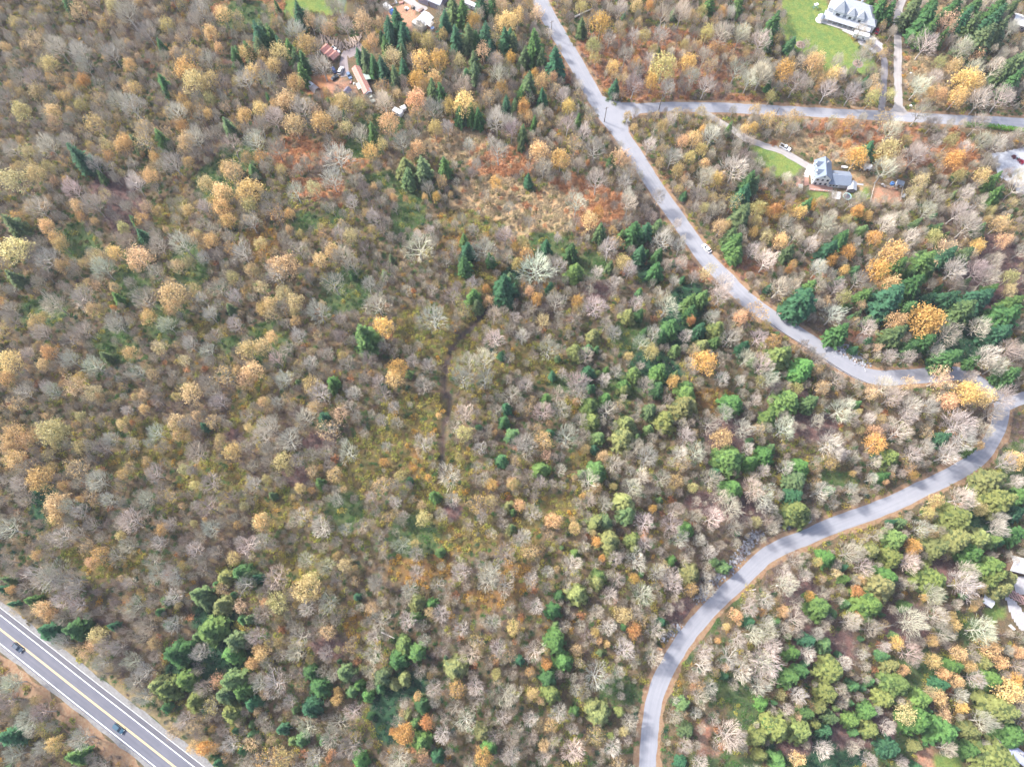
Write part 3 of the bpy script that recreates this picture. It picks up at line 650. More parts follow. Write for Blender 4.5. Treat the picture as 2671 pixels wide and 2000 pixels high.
 W='710 210 130,620 490 130,690 570 70,240 370 100,1200 400 110,1140 100 90,1300 180 100,1440 200 80,1700 330 160,1730 450 130,1600 580 110,1310 560 80,1420 510 70,1250 270 80,930 290 60,1720 930 120,60 900 120,540 880 100,250 690 70,960 780 50,1380 1190 90,1290 1470 90,790 1390 100,910 1500 90,250 1590 90,420 1590 60,1760 1560 100,2010 1120 70,2010 1200 80,2050 100 110,2100 650 80,2160 800 60,800 870 60'),
13: dict(C='1640 220 80,1690 290 60,1440 700 100,1930 610 90,1900 930 100,1860 1050 90,1990 1020 80,390 530 80,620 500 90,2050 420 40,1370 280 50,260 270 50,20 180 40,110 300 30,60 1400 80,620 1560 70,1080 1620 50,1800 1610 40,2080 1120 60,930 480 40',
 L='1850 100 60,1820 310 80,1710 520 110,1900 720 80,1300 970 80,1370 1000 90,1520 930 90,1600 1090 90,1890 1200 90',
 G='360 340 70,420 400 60,90 190 40,770 620 50,1460 310 30,2070 790 50,440 1460 60,1780 1490 40,2180 280 40,940 1460 25', P='700 680 70,1790 930 60,2170 1040 40,2120 1180 40,1980 320 60,2060 1450 60', Y='2130 690 50,1590 1480 50,800 560 70,1270 620 50,300 1090 40,140 1170 40', O='1690 1480 60',
 W='330 80 140,470 90 100,600 180 80,1110 310 100,1200 480 90,1410 470 80,1650 700 80,1420 220 80,500 620 80,860 660 90,830 780 80,1260 50 60,1400 50 80,2010 150 90,2150 380 90,2120 560 90,2150 960 80,510 270 80,620 300 80,960 650 80,1080 780 90,1190 850 80,1100 950 90,1180 1060 80,1060 140 60,50 1100 100,200 1250 100,330 1200 90,80 950 90,330 1480 70,650 1420 100,100 1550 90,1900 1450 80,1520 1250 80'),
14: dict(C='1340 700 80,1190 770 80,1050 900 75,750 870 75,865 970 45,530 980 80,460 860 60,460 1140 80,1380 1140 60,1330 1280 50,1510 1560 60,960 1220 30,240 1330 50,850 240 30,30 90 40,2190 760 40',
 L='1350 280 65,1470 300 45,1345 410 50,1230 640 75,1660 830 95,1240 920 60,1160 960 50,935 1050 50,1275 1220 40,1390 1430 80,880 1600 70,1880 1360 70,1950 1480 60',
 G='70 700 60,690 1020 35,690 1080 50,1355 1060 40,1890 1560 80', P='80 1040 40,40 1190 40,1230 1200 30,1390 1550 60,140 1430 40', Y='430 170 110,190 290 90,210 620 40,690 680 30,2140 490 60,2000 870 40,640 190 30', O='1430 1270 55,1240 1370 80,1150 1350 30',
 W='190 100 110,600 280 110,440 320 80,370 570 90,350 690 90,600 690 70,1020 140 70,1290 170 80,1710 70 90,1950 90 120,1260 430 80,1540 390 80,1000 700 90,990 580 70,1410 600 60,1500 990 80,1240 1110 45,1510 1110 50,820 1180 90,700 1290 100,450 1330 90,1740 1260 95,1560 1370 80,2070 1050 110,1830 980 80,1800 700 110,1970 460 80,2030 660 80,170 960 130,2060 1240 70,500 1560 80,1200 1560 110,80 390 90,2100 1540 70,870 330 40,1730 500 70,300 1100 60'),
15: dict(C='435 230 45,395 355 65,350 900 70,120 770 45,1120 50 25,785 700 30,1470 1130 60,1500 1350 60,1285 440 35,2190 1300 60,1450 1600 50,2010 450 50,380 1520 25,1800 760 30,1810 900 30',
 L='765 105 65,590 215 80,400 600 100,475 775 75,370 1040 75,780 1200 80,940 1190 40,2120 1120 50,2090 1400 80,2110 1550 60,720 1150 60,570 1180 40,880 1400 30',
 G='1060 100 50,735 545 40,770 600 30,835 635 30,215 1030 50,320 1470 50,1265 685 25,1900 390 50,1920 455 20,1820 490 30,1740 600 25', P='280 1100 40,275 1270 35,380 160 25,1820 820 40', Y='960 380 70,60 490 60,970 1350 40', O='1060 520 55,330 800 45',
 W='200 90 90,350 60 60,950 130 90,850 230 80,1140 220 110,1370 120 100,1260 60 80,830 470 80,230 680 110,740 880 130,980 680 100,550 1530 110,870 1480 80,1860 1390 150,1570 1200 55,1480 1460 70,1600 1590 80,40 1050 90,450 1200 80,560 1330 50,590 1010 60,930 870 60,960 1060 40,1700 980 70,1610 800 90,1850 750 100,1640 690 80,2040 540 90,2150 470 80,1920 590 80,1960 850 100,2120 770 110,2100 990 90,2000 320 80,2150 250 80,60 1560 80,200 1250 70,300 1570 70,240 320 70,1650 70 50,1400 1080 35'),
16: dict(C='740 120 50,590 1350 50,1240 310 45,270 900 90,390 850 60,310 700 60,1540 960 60,1650 820 60,1120 1480 80,420 1200 60,450 600 60,620 1240 60',
 L='540 330 110,1060 140 130,940 290 120,1480 90 120,1960 60 110,2040 150 90,640 850 100,1170 970 110,1130 810 60,600 1040 90,530 1150 60,190 1330 110,370 1340 100,500 1280 50,60 1120 60,60 1420 80,60 1560 70,200 1600 70,930 1190 70,1080 1080 80,950 1340 70,1030 1400 30,1370 1090 100,1360 1260 120,1540 1330 120,1890 780 70,1950 920 90,2040 1170 130,1780 1340 80,1770 1500 80,2010 1590 150,2150 1400 100,1330 1470 50,800 1260 60',
 G='895 120 45,1165 625 55,1460 765 60,1225 850 45,1690 710 60,1940 655 80,2020 780 55,2170 710 55,1660 935 55,1560 870 50,1770 820 50,1530 1070 60,1700 1140 50,2090 1010 100,2150 930 60,1640 470 50,1800 335 30,350 1570 60,230 360 50,1390 250 30,450 230 40,1840 920 30', P='1440 1020 50,340 1230 40,1560 1190 60,360 1120 40', Y='1240 1210 80,215 1040 40,1620 390 40,1460 600 50', O='850 195 50',
 W='260 130 120,330 430 110,90 530 90,130 650 110,100 770 160,60 900 100,1730 130 140,1480 210 110,1290 440 150,1500 400 110,1880 510 130,1290 700 110,1900 1280 100,740 790 70,430 700 70,880 720 50,80 240 80,260 1150 60,1090 1310 70,1020 1190 50,550 1500 80,960 1600 70,1200 1600 50,1820 900 80,1700 1060 70,520 560 60,2190 1080 60,1880 1450 40,350 1050 80,2100 680 50,1060 640 50,430 70 60'),
}
K_TILE = 700.0 / 2212.0
SPECIAL = [(1971 + 1410 * K_TILE, 500 + 1060 * K_TILE, 140 * K_TILE, 'B')]      # the big round amber broadleaf

def catalogue():
    out = []
    for t, kinds in CAT.items():
        ox, oy = TILES[t]
        for k, s in kinds.items():
            for e in s.split(','):
                a, b, r = map(float, e.split())
                out.append((ox + a * K_TILE, oy + b * K_TILE, r * K_TILE, k))
    out += SPECIAL
    # neighbouring tiles overlap: drop the second sighting of a tree
    keep = []
    for e in out:
        if any(abs(e[0] - q[0]) < 9 and abs(e[1] - q[1]) < 9 and e[3] == q[3] for q in keep): continue
        keep.append(e)
    return keep

# ------------------------------------------------------------------ tree shapes (built once, then copied)
M['bark'] = tint_mat('grey_bark', 0.9, 0.3, 1.5)
M['bark_dark'] = mat('conifer_bark', (0.10, 0.075, 0.06), 0.95, 0.3, 2.0)
M['twig'] = tint_mat('bare_twigs', 0.9, 0.28, 0.6)
M['leaf'] = tint_mat('autumn_leaves', 0.75, 0.35, 0.55, trans=0.3)
M['needle'] = tint_mat('conifer_needles', 0.8, 0.4, 0.8)
M['needle_tip'] = tint_mat('conifer_tips', 0.8, 0.3, 0.8, mul=(2.2, 1.85, 1.65))

def rot_about(d, ang, az):
    """tilt direction d by ang around a random perpendicular at azimuth az"""
    d = Vector(d).normalized()
    u = d.orthogonal().normalized(); v = d.cross(u)
    return (d * math.cos(ang) + (u * math.cos(az) + v * math.sin(az)) * math.sin(ang)).normalized()

def bare_shape(seed, style):
    """trunk MB, crown MB of a leafless tree, nominal height 11, crown radius 4; returns twig tips too"""
    r = random.Random(seed)
    tr, cr, tips = MB(), MB(), []
    bold = style == 'bold'
    top = Vector((r.uniform(-.5, .5), r.uniform(-.5, .5), 7.2))
    n = 5; pts = [Vector((0, 0, -.3))]
    for i in range(1, n + 1):
        q = Vector((top.x * i / n + r.uniform(-.15, .15), top.y * i / n + r.uniform(-.15, .15), top.z * i / n))
        tr.tube(pts[-1], q, 0.25 - 0.18 * (i - 1) / n, 0.25 - 0.18 * i / n, 6); pts.append(q)
    # an uneven dome: lobes push the outline in and out
    ph = [r.uniform(0, 6.28) for _ in range(4)]; am = [r.uniform(.05, .16) for _ in range(4)]
    cz, rx, rz = 5.6, 3.75, 5.0
    def shell(az, el):
        k = 1 + am[0] * math.sin(2 * az + ph[0]) + am[1] * math.sin(3 * az + ph[1] + 2 * el) + am[2] * math.sin(5 * az + ph[2]) * math.cos(el) + am[3] * math.sin(7 * az + ph[3] + 5 * el)
        return k
    # limbs reach from the trunk towards the dome
    nodes = []
    nl = r.randint(10, 13)
    for i in range(nl):
        t = 0.36 + 0.62 * i / nl
        f = t * n; base = pts[int(f)].lerp(pts[min(n, int(f) + 1)], f - int(f))
        az = i * 2.4 + r.uniform(-.4, .4); el = R_(r.uniform(8, 38) + 48 * max(0, t - .45))
        k = shell(az, el) * r.uniform(.74, .9)
        end = Vector((rx * k * math.cos(az) * math.cos(el), rx * k * math.sin(az) * math.cos(el), cz + rz * k * math.sin(el)))
        mid = base.lerp(end, .5) + Vector((r.uniform(-.3, .3), r.uniform(-.3, .3), -.35))
        cr.tube(base, mid, .12, .08, 4); cr.tube(mid, end, .08, .035, 4)
        for u in (.3, .5, .7, .85, 1.0): nodes.append((base.lerp(mid, u * 2) if u < .5 else mid.lerp(end, u * 2 - 1)))
    core = Vector((0, 0, 3.4))
    # second order branches out of the limbs
    sec = []
    for _ in range(64 if bold else 60):
        o = nodes[r.randrange(len(nodes))]
        d = (o - core).normalized(); d = rot_about(d, R_(r.uniform(12, 50)), r.uniform(0, 6.28))
        e = o + d * r.uniform(1.0, 1.9)
        cr.tube(o, e, .05 if bold else .036, .03 if bold else .022, 3); sec.append((o, e))
    # fine twigs fill the outer dome, all pointing outwards and up
    for _ in range(560 if bold else 760):
        az = r.uniform(0, 6.28); sn = r.uniform(-.12, 1.0); el = math.asin(sn)
        k = shell(az, el) * (1 - .42 * r.random() ** 1.7)
        p = Vector((rx * k * math.cos(az) * math.cos(el), rx * k * math.sin(az) * math.cos(el), cz + rz * k * sn))
        d = (p - core).normalized(); d = rot_about(d, R_(r.uniform(0, 34)), r.uniform(0, 6.28)); d.z += .1; d.normalize()
        L = r.uniform(.8, 1.7) if bold else r.uniform(.6, 1.2)
        w = r.uniform(.026, .042) if bold else r.uniform(.018, .030)
        cr.tube(p - d * L * .7, p + d * L * .3, w, w * .5, 3)
        tips.append(p + d * L * .3)
    return tr, cr, tips

def leafy_shape(seed, density, size, upright=False):
    tr, cr, tips = bare_shape(seed, 'bold')
    r = random.Random(seed + 99)
    cr2 = MB()
    # keep the limbs and every third twig
    for f_i, f in enumerate(cr.F):
        pass
    keep = MB(); keep.V = cr.V; keep.F = []; keep.M = []
    for i, f in enumerate(cr.F):
        if len(f) == 4 and (i // 3) % 3 == 0: keep.F.append(f); keep.M.append(1)
    out = MB(); out.V = list(keep.V); out.F = keep.F; out.M = keep.M
    for t in tips:
        if r.random() > density: continue
        for _ in range(3):
            c = t + Vector((r.gauss(0, .42), r.gauss(0, .42), r.gauss(0, .42)))
            nrm = Vector((r.gauss(0, .7), r.gauss(0, .7), r.gauss(.5, .7)))
            if nrm.length < .1: nrm = Vector((0, 0, 1))
            nrm.normalize(); u = nrm.orthogonal().normalized(); v = nrm.cross(u)
            a = r.uniform(0, 3.14); u, v = u * math.cos(a) + v * math.sin(a), v * math.cos(a) - u * math.sin(a)
            s = size * r.uniform(.6, 1.3)
            out.poly([c - u * s, c - v * s * .62, c + u * s, c + v * s * .62], [(0, 1, 2, 3)], 0)
    return tr, out

def conifer_shape(seed, style):
    """trunk MB, crown MB; nominal height 16, crown radius 4"""
    r = random.Random(seed)
    tr, cr = MB(), MB()
    H = 16.0
    lean = Vector((r.uniform(-.25, .25), r.uniform(-.25, .25), 0))
    prev = Vector((0, 0, -.3))
    for i in range(1, 6):
        q = lean * (i / 5) + Vector((0, 0, H * .97 * i / 5)); tr.tube(prev, q, .34 * (1 - (i - 1) / 5) + .03, .34 * (1 - i / 5) + .03, 6); prev = q
    nw = 22
    broad = style == 'cedar'
    lob = [r.uniform(.8, 1.18) for _ in range(9)]
    for w in range(nw):
        t = (w + r.uniform(-.3, .3)) / nw
        t = min(max(t, 0), .985)
        z = H * (0.07 + 0.93 * t)
        prof = (1 - t) ** (0.9 if broad else 0.9) * min(1, .55 + t * 3.2)
        Rr = 4.0 * prof * r.uniform(.9, 1.1) + .25
        nb = max(5, int(round((16 if broad else 14) * (1 - t) ** .5 + 3)))
        a0 = r.uniform(0, 6.28)
        for k in range(nb):
            az = a0 + 6.283 * k / nb + r.uniform(-.22, .22)
            L = Rr * r.uniform(.62, 1.18) * lob[int(az / 6.283 * 9) % 9]
            out = Vector((math.cos(az), math.sin(az), 0)); side = Vector((-out.y, out.x, 0))
            rise = (0.35 * t - 0.06) if not broad else (0.28 * t + .02)
            droop = r.uniform(.18, .34) if not broad else r.uniform(.30, .50)
            b = lean * t + Vector((0, 0, z))
            P = []
            for s in (0, .35, .7, 1.0):
                P.append(b + out * (L * s) + Vector((0, 0, L * (rise * s * 1.6 - droop * s * s))))
            wd = L * (.10 if not broad else .115) + .09
            shade = 1 if r.random() < .5 else 0
            # a tapering spray of needles with notched sides
            for s in range(3):
                a, c = P[s], P[s + 1]
                wa = wd * (.35, .95, .8)[s]; wc = wd * (.95, .8, .06)[s]
                sag = Vector((0, 0, -.16 * wd))
                n0 = len(cr.V)
                mid = a.lerp(c, .5)
                pts = [a, c, a + side * wa + sag, mid + side * (max(wa, wc) * 1.15) + sag * 1.6 + out * .12 * L, c + side * wc + sag,
                       a - side * wa + sag, mid - side * (max(wa, wc) * 1.15) + sag * 1.6 + out * .12 * L, c - side * wc + sag]
                tip = 1 if (shade and s > 0) or (s == 2 and r.random() < .6) else 0
                cr.poly(pts, [(0, 2, 3, 1), (1, 3, 4), (0, 1, 6, 5), (1, 7, 6)], tip)
                # hanging barbs
                for q in range(4):
                    u = r.random(); o = a.lerp(c, u); sg = 1 if q % 2 else -1
                    e = o + side * (sg * wd * r.uniform(1.1, 2.3)) + out * (L * r.uniform(.02, .14)) + Vector((0, 0, -r.uniform(.1, .35) * wd))
                    h = out * (.05 * L * r.uniform(.7, 1.3) + .03)
                    cr.poly([o - h, o + h, e], [(0, 1, 2)], tip)
    return tr, cr

NB, NL_, NC = 8, 6, 5
PROTO = {}
def add_proto(key, tr, cr, trunk_mat, crown_mats):
    PROTO.setdefault(key, []).append((tr.mesh(key + '_trunk', [trunk_mat]), cr.mesh(key + '_crown', crown_mats), tr, cr))
for i in range(NB):
    t_, c_, _ = bare_shape(100 + i, 'bold' if i < 4 else 'fine')
    add_proto('bare', t_, c_, M['bark'], [M['twig']])
for i in range(NL_):
    t_, c_ = leafy_shape(200 + i, .62, .25); add_proto('gold', t_, c_, M['bark'], [M['leaf'], M['twig']])
for i in range(4):
    t_, c_ = leafy_shape(260 + i, .24, .23); add_proto('peach', t_, c_, M['bark'], [M['leaf'], M['twig']])
for i in range(3):
    t_, c_ = leafy_shape(290 + i, .95, .28); add_proto('dense', t_, c_, M['bark'], [M['leaf'], M['twig']])
for i in range(NC):
    t_, c_ = conifer_shape(300 + i, 'fir'); add_proto('fir', t_, c_, M['bark_dark'], [M['needle'], M['needle_tip']])
for i in range(NC):
    t_, c_ = conifer_shape(340 + i, 'cedar'); add_proto('cedar', t_, c_, M['bark_dark'], [M['needle'], M['needle_tip']])
NOM = {'bare': (11.0, 4.0), 'gold': (11.0, 4.0), 'peach': (11.0, 4.0), 'dense': (11.0, 4.0), 'fir': (16.0, 3.8), 'cedar': (16.0, 4.0)}

# kind letter -> prototype, name, category, colours, look words
KIND = {
 'C': ('fir', 'fir_tree', 'conifer', [((.020, .062, .032), 'blue-green'), ((.026, .068, .024), 'deep-green'), ((.040, .085, .026), 'mid-green'), ((.046, .078, .034), 'dull-green')]),
 'L': ('cedar', 'cedar_tree', 'cedar', [((.070, .096, .032), 'yellow-green'), ((.054, .100, .030), 'fresh-green'), ((.086, .106, .042), 'pale-green'), ((.040, .096, .028), 'bright-green')]),
 'G': ('gold', 'golden_tree', 'golden tree', [((.68, .46, .17), 'golden'), ((.70, .50, .23), 'honey-gold'), ((.62, .38, .12), 'amber'), ((.70, .46, .24), 'peach-gold')]),
 'P': ('peach', 'thinning_tree', 'thinning tree', [((.70, .49, .30), 'peach'), ((.64, .49, .28), 'buff'), ((.68, .53, .28), 'straw'), ((.66, .42, .24), 'salmon')]),
 'Y': ('gold', 'olive_tree', 'yellowing tree', [((.50, .42, .17), 'olive-yellow'), ((.60, .51, .24), 'pale-yellow'), ((.42, .39, .16), 'mustard-green'), ((.54, .42, .18), 'mustard')]),
 'O': ('dense', 'orange_tree', 'orange tree', [((.55, .29, .12), 'rust-orange'), ((.64, .36, .13), 'orange')]),
 'B': ('dense', 'amber_tree', 'broadleaf tree', [((.60, .41, .12), 'amber')]),
 'W': ('bare', 'bare_tree', 'bare tree', [((.49, .44, .355), 'pale-grey'), ((.46, .44, .34), 'grey-green'), ((.57, .50, .42), 'whitish'), ((.45, .38, .31), 'brown-grey'), ((.52, .44, .37), 'pinkish-grey'), ((.48, .45, .36), 'lichen-grey')]),
}

_ONES = 'zero one two three four five six seven eight nine ten eleven twelve thirteen fourteen fifteen sixteen seventeen eighteen nineteen'.split()
_TENS = '0 0 twenty thirty forty fifty sixty seventy eighty ninety'.split()
def say(n):
    n = int(round(n))
    if n >= 100: return 'ninety-nine'
    if n < 20: return _ONES[n]
    return _TENS[n // 10] + ('-' + _ONES[n % 10] if n % 10 else '')

USED_LABELS = set()
def unique_label(size, word, noun, region, px, py):
    fx, fy = min(100, max(0, px / 26.71)), min(100, max(0, py / 20.0))
    place = f'{say(fx)} percent across, {say(fy)} down the photo'
    opts = [f'{size} {word} {noun} {region}, {place}', f'{size} {word} {noun} with close neighbours, {place}', f'{size} {word} {noun} in a tight clump, {place}',
            f'{size} {word} {noun}, {say(fx)} percent across, just over {say(fy)} down the photo', f'{size} {word} {noun}, barely {say(fx)} percent across, {say(fy)} down the photo']
    for o in opts:
        if o not in USED_LABELS: break
    USED_LABELS.add(o)
    return o

def region_words(px, py):
    if py > 1560 and px < 560 and py > 1600 + px * .79: return 'below the highway'
    if px < 600 and py > 1500: return 'above the highway'
    if px > 1400 and py < 255: return 'above the side road'
    if 1640 < px and 300 < py < 640: return 'around the white house plot'
    if px > 1720 and py > 1500: return 'inside the lower road bend'
    if px > 1800 and 600 < py < 960: return 'uphill of the curving road'
    if px > 2100 and 1000 < py: return 'by the hairpin bend'
    if 700 < px < 1250 and py < 330: return 'around the farmyard'
    if 1150 < px < 1650 and 300 < py < 650: return 'in the fern clearing'
    if px < 700: return 'in the western wood'
    if px < 1300: return 'in the middle wood'
    return 'west of the curving road'

def plant(px, py, rpx, k):
    """world place and size of a tree seen at a pixel with a crown radius in pixels"""
    proto = KIND[k][0]
    up = 6.0
    for _ in range(3):
        Rm = rpx / px_per_m(px, py, up)
        if proto in ('fir', 'cedar'): h = min(24, max(4.0, Rm * 3.5 + 3.0)) if proto == 'fir' else min(20, max(4.0, Rm * 2.8 + 2.5))
        else: h = min(17.5, max(3.5, Rm * 2.8 + 3.5))
        up = h * (.55 if proto in ('fir', 'cedar') else .68)
    x, y, z = G(px, py, up)
    return x, y, z, Rm * (1.18 if proto == 'cedar' else 1.0 + .16 * min(1, max(0, (py - 350) / 400)) if proto == 'fir' else 1.0), h

TREES = []
for (px, py, rpx, k) in catalogue():
    if k == 'W' and rpx > 32: rpx *= .92
    x, y, z, Rm, h = plant(px, py, rpx, k)
    TREES.append((px, py, rpx, k, x, y, z, Rm, h))

# keep trunks off the roads
_tx = np.array([t[4] for t in TREES]); _ty = np.array([t[5] for t in TREES])
_ok = free_mask(_tx, _ty, -1.6, keep=False)
TREES = [t for t, o in zip(TREES, _ok) if o]

def make_tree(px, py, k, x, y, z, Rm, h):
    proto, name, cat, cols = KIND[k]
    v = rnd.randrange(len(PROTO[proto]))
    tm, cm, _, _ = PROTO[proto][v]
    c, word = cols[rnd.randrange(len(cols))]
    j = rnd.uniform(.82, 1.18)
    if k in 'GPY' and px < 950: c = tuple(.68 * a + .32 * b for a, b in zip(c, (.58, .46, .28)))
    c = tuple(q * j * rnd.uniform(.94, 1.06) for q in c)
    e = empty(name, (x, y, z - .05), rnd.uniform(0, 6.28), rnd.uniform(-.05, .05), rnd.uniform(-.05, .05))
    h0, r0 = NOM[proto]
    e.scale = (Rm / r0, Rm / r0 * rnd.uniform(.9, 1.1), h / h0)
    t = link('trunk', tm, e); w = link('crown', cm, e)
    w.color = (*c, 1)
    t.color = (.42 * j, .385 * j, .345 * j, 1)
    size = 'small' if Rm < 2.4 else 'mid-sized' if Rm < 3.8 else 'large'
    noun = {'C': 'conifer', 'L': 'cedar', 'G': 'tree', 'P': 'half-bare tree', 'Y': 'tree', 'O': 'tree', 'B': 'round broadleaf', 'W': 'leafless tree'}[k]
    tag(e, unique_label(size, word, noun, region_words(px, py), px, py), cat, {'C': 'dark conifers in the wood', 'L': 'light green cedars in the wood', 'G': 'golden-leaved trees in the wood',
        'P': 'half-bare peach-leaved trees', 'Y': 'yellowing trees in the wood', 'O': 'orange trees in the wood', 'W': 'leafless trees in the wood'}.get(k))
    return e

by_kind = {}
for t in TREES: by_kind.setdefault(t[3], []).append(t)
LEFT = []
for k, L in by_kind.items():
    L.sort(key=lambda t: -t[2])
    for t in L[:298]: make_tree(t[0], t[1], k, *t[4:])
    LEFT += L[298:]
print('catalogued trees', {k: len(v) for k, v in by_kind.items()}, 'left over', len(LEFT))

# ------------------------------------------------------------------ the mass of trees and scrub between them (nobody could count it)
def proto_collection(name, meshes):
    c = bpy.data.collections.new(name)
    for i, me in enumerate(meshes):
        o = bpy.data.objects.new(f'{name}_{i:02d}', me); c.objects.link(o)
    return c

def scatter(name, label, cat, pts, rot, scl, coll, nvar, kind='stuff'):
    pts = np.asarray(pts, float)
    if len(pts) == 0: return None
    me = bpy.data.meshes.new(name)
    me.vertices.add(len(pts)); me.vertices.foreach_set('co', pts.ravel())
    for nm, tp, ar in (('rot', 'FLOAT_VECTOR', rot), ('scl', 'FLOAT_VECTOR', scl)):
        a = me.attributes.new(nm, tp, 'POINT'); a.data.foreach_set('vector', np.asarray(ar, float).ravel())
    a = me.attributes.new('variant', 'INT', 'POINT'); a.data.foreach_set('value', rng.integers(0, nvar, len(pts)).astype(np.int32))
    me.update()
    o = link(name, me)
    tag(o, label, cat, kind=kind)
    ng = bpy.data.node_groups.new(name + '_nodes', 'GeometryNodeTree')
    ng.interface.new_socket('Geometry', in_out='INPUT', socket_type='NodeSocketGeometry')
    ng.interface.new_socket('Geometry', in_out='OUTPUT', socket_type='NodeSocketGeometry')
    N, L = ng.nodes, ng.links
    gi = N.new('NodeGroupInput'); go = N.new('NodeGroupOutput')
    ci = N.new('GeometryNodeCollectionInfo'); ci.inputs['Collection'].default_value = coll
    ci.inputs['Separate Children'].default_value = True; ci.inputs['Reset Children'].default_value = True
    ip = N.new('GeometryNodeInstanceOnPoints'); ip.inputs['Pick Instance'].default_value = True
    def attr(nm, tp):
        x = N.new('GeometryNodeInputNamedAttribute'); x.data_type = tp; x.inputs['Name'].default_value = nm; return x.outputs['Attribute']
    e2r = N.new('FunctionNodeEulerToRotation')
    L.new(attr('rot', 'FLOAT_VECTOR'), e2r.inputs[0]); L.new(e2r.outputs[0], ip.inputs['Rotation'])
    L.new(attr('scl', 'FLOAT_VECTOR'), ip.inputs['Scale']); L.new(attr('variant', 'INT'), ip.inputs['Instance Index'])
    L.new(gi.outputs[0], ip.inputs['Points']); L.new(ci.outputs[0], ip.inputs['Instance']); L.new(ip.outputs[0], go.inputs[0])
    md = o.modifiers.new('scatter', 'NODES'); md.node_group = ng
    return o

def merged(tr, cr, mats, crown_slots):
    """trunk and crown of a shape as one mesh for the mass of trees"""
    b = MB()
    b.poly(tr.V, tr.F, 0)
    n = len(b.V); b.V += [tuple(v) for v in cr.V]
    for f, m in zip(cr.F, cr.M): b.F.append(tuple(i + n for i in f)); b.M.append(crown_slots[m])
    return b.mesh('mass_tree', mats)

M['mass_bark'] = mat('mass_bark', (.36, .33, .30), .9, .3, 2)
BARE_PAL = [(.47, .425, .34), (.35, .295, .245), (.44, .41, .32), (.32, .255, .225), (.41, .375, .285), (.52, .455, .37), (.37, .335, .255), (.44, .365, .30)]
M['mass_twig'] = palette_mat('mass_twigs', BARE_PAL, .9, .3, .6)
M['pale_twig'] = palette_mat('pale_twigs', [(.52, .47, .40), (.44, .425, .345), (.60, .53, .46), (.44, .38, .325), (.56, .48, .43)], .9, .28, .6)
M['mass_peach'] = palette_mat('mass_peach_leaves', [(.60, .40, .18), (.50, .38, .16), (.58, .34, .13), (.44, .37, .13), (.62, .43, .24), (.55, .40, .17)], .8, .35, .6, trans=.3)
M['mass_needle'] = palette_mat('mass_needles', [(.025, .085, .045), (.05, .13, .05), (.035, .10, .05), (.09, .15, .05)], .85, .4, .8)
M['mass_needle2'] = palette_mat('mass_needle_tips', [(.05, .13, .06), (.09, .18, .06), (.07, .15, .06), (.15, .21, .07)], .85, .4, .8)

c_bare = proto_collection('mass_bare', [merged(p[2], p[3], [M['mass_bark'], M['mass_twig']], [1]) for p in PROTO['bare']])
c_pale = proto_collection('pale_bare', [merged(p[2], p[3], [M['mass_bark'], M['pale_twig']], [1]) for p in PROTO['bare'][:4]])
c_peach = proto_collection('mass_leafy', [merged(p[2], p[3], [M['mass_bark'], M['mass_peach'], M['mass_twig']], [1, 2]) for p in PROTO['peach'] + PROTO['gold'][:2]])
c_fir = proto_collection('mass_fir', [merged(p[2], p[3], [M['mass_bark'], M['mass_needle'], M['mass_needle2']], [1, 2]) for p in PROTO['fir'][:3] + PROTO['cedar'][:2]])

# dart throwing between the catalogued trees
CELL = 5.0
grid = {}
def g_add(x, y, r): grid.setdefault((int(x // CELL), int(y // CELL)), []).append((x, y, r))
def g_free(x, y, r, f):
    cx, cy = int(x // CELL), int(y // CELL)
    for i in range(cx - 2, cx + 3):
        for j in range(cy - 2, cy + 3):
            for (a, b, q) in grid.get((i, j), ()):
                if (a - x) ** 2 + (b - y) ** 2 < (f * (q + r)) ** 2: return False
    return True
for t in TREES: g_add(t[4], t[5], t[7])

NCAND = 40000
fx = rng.uniform(-360, 360, NCAND); fy = rng.uniform(-80, 380, NCAND)
fpx, fpy = to_px(fx, fy, base_h(fx, fy))
inb = (fpx > -160) & (fpx < 2830) & (fpy > -170) & (fpy < 2120)
fx, fy, fpx, fpy = fx[inb], fy[inb], fpx[inb], fpy[inb]
okm = free_mask(fx, fy, 1.2)
fx, fy, fpx, fpy = fx[okm], fy[okm], fpx[okm], fpy[okm]
zk = zone_of(fx, fy)
OPEN = {ZKIND.index('fern'): .10, ZKIND.index('tan'): .05, ZKIND.index('green'): .12, ZKIND.index('deep'): .06, ZKIND.index('yellow'): .13, ZKIND.index('gold'): .13, ZKIND.index('rust'): .5, ZKIND.index('plum'): .35}
gd_ = seg_dist(fx, fy, GUL)
mass = {'bare': [], 'peach': [], 'fir': []}
for i in range(len(fx)):
    if rng.random() > OPEN.get(int(zk[i]), 1.0) or gd_[i] < 2.4: continue
    r = float(np.clip(rng.lognormal(math.log(2.1), .42), 1.0, 4.6))
    if not g_free(fx[i], fy[i], r, .63): continue
    g_add(fx[i], fy[i], r)
    h = (2.6 * r + 3.0) * rng.uniform(.8, 1.15)
    out = fpx[i] < 0 or fpx[i] > 2671 or fpy[i] < 0 or fpy[i] > 2000
    u = rng.random()
    west = fpx[i] < 900
    k = 'bare'
    if u < (.30 if (west and fpy[i] < 1250) else .24 if fpy[i] < 350 else .12): k = 'peach'
    else:
        pf = .004 if fpx[i] < 1000 else .02
        if 1500 < fpx[i] < 2250 and 650 < fpy[i] < 1500: pf = .10
        if fpx[i] > 1780 and fpy[i] > 1480: pf = .22
        if fpx[i] > 2150 and 560 < fpy[i] < 900: pf = .25
        if 400 < fpx[i] < 680 and fpy[i] > 1520: pf = .22
        if 760 < fpx[i] < 1250 and fpy[i] > 1680: pf = .12
        if u > 1 - pf or (out and u > .8): k = 'fir'
    if k == 'fir': h = 2.0 * r + 1.6
    mass[k].append((fx[i], fy[i], float(ground_h(fx[i], fy[i])) - .05, r, h))
mass['pale'] = []
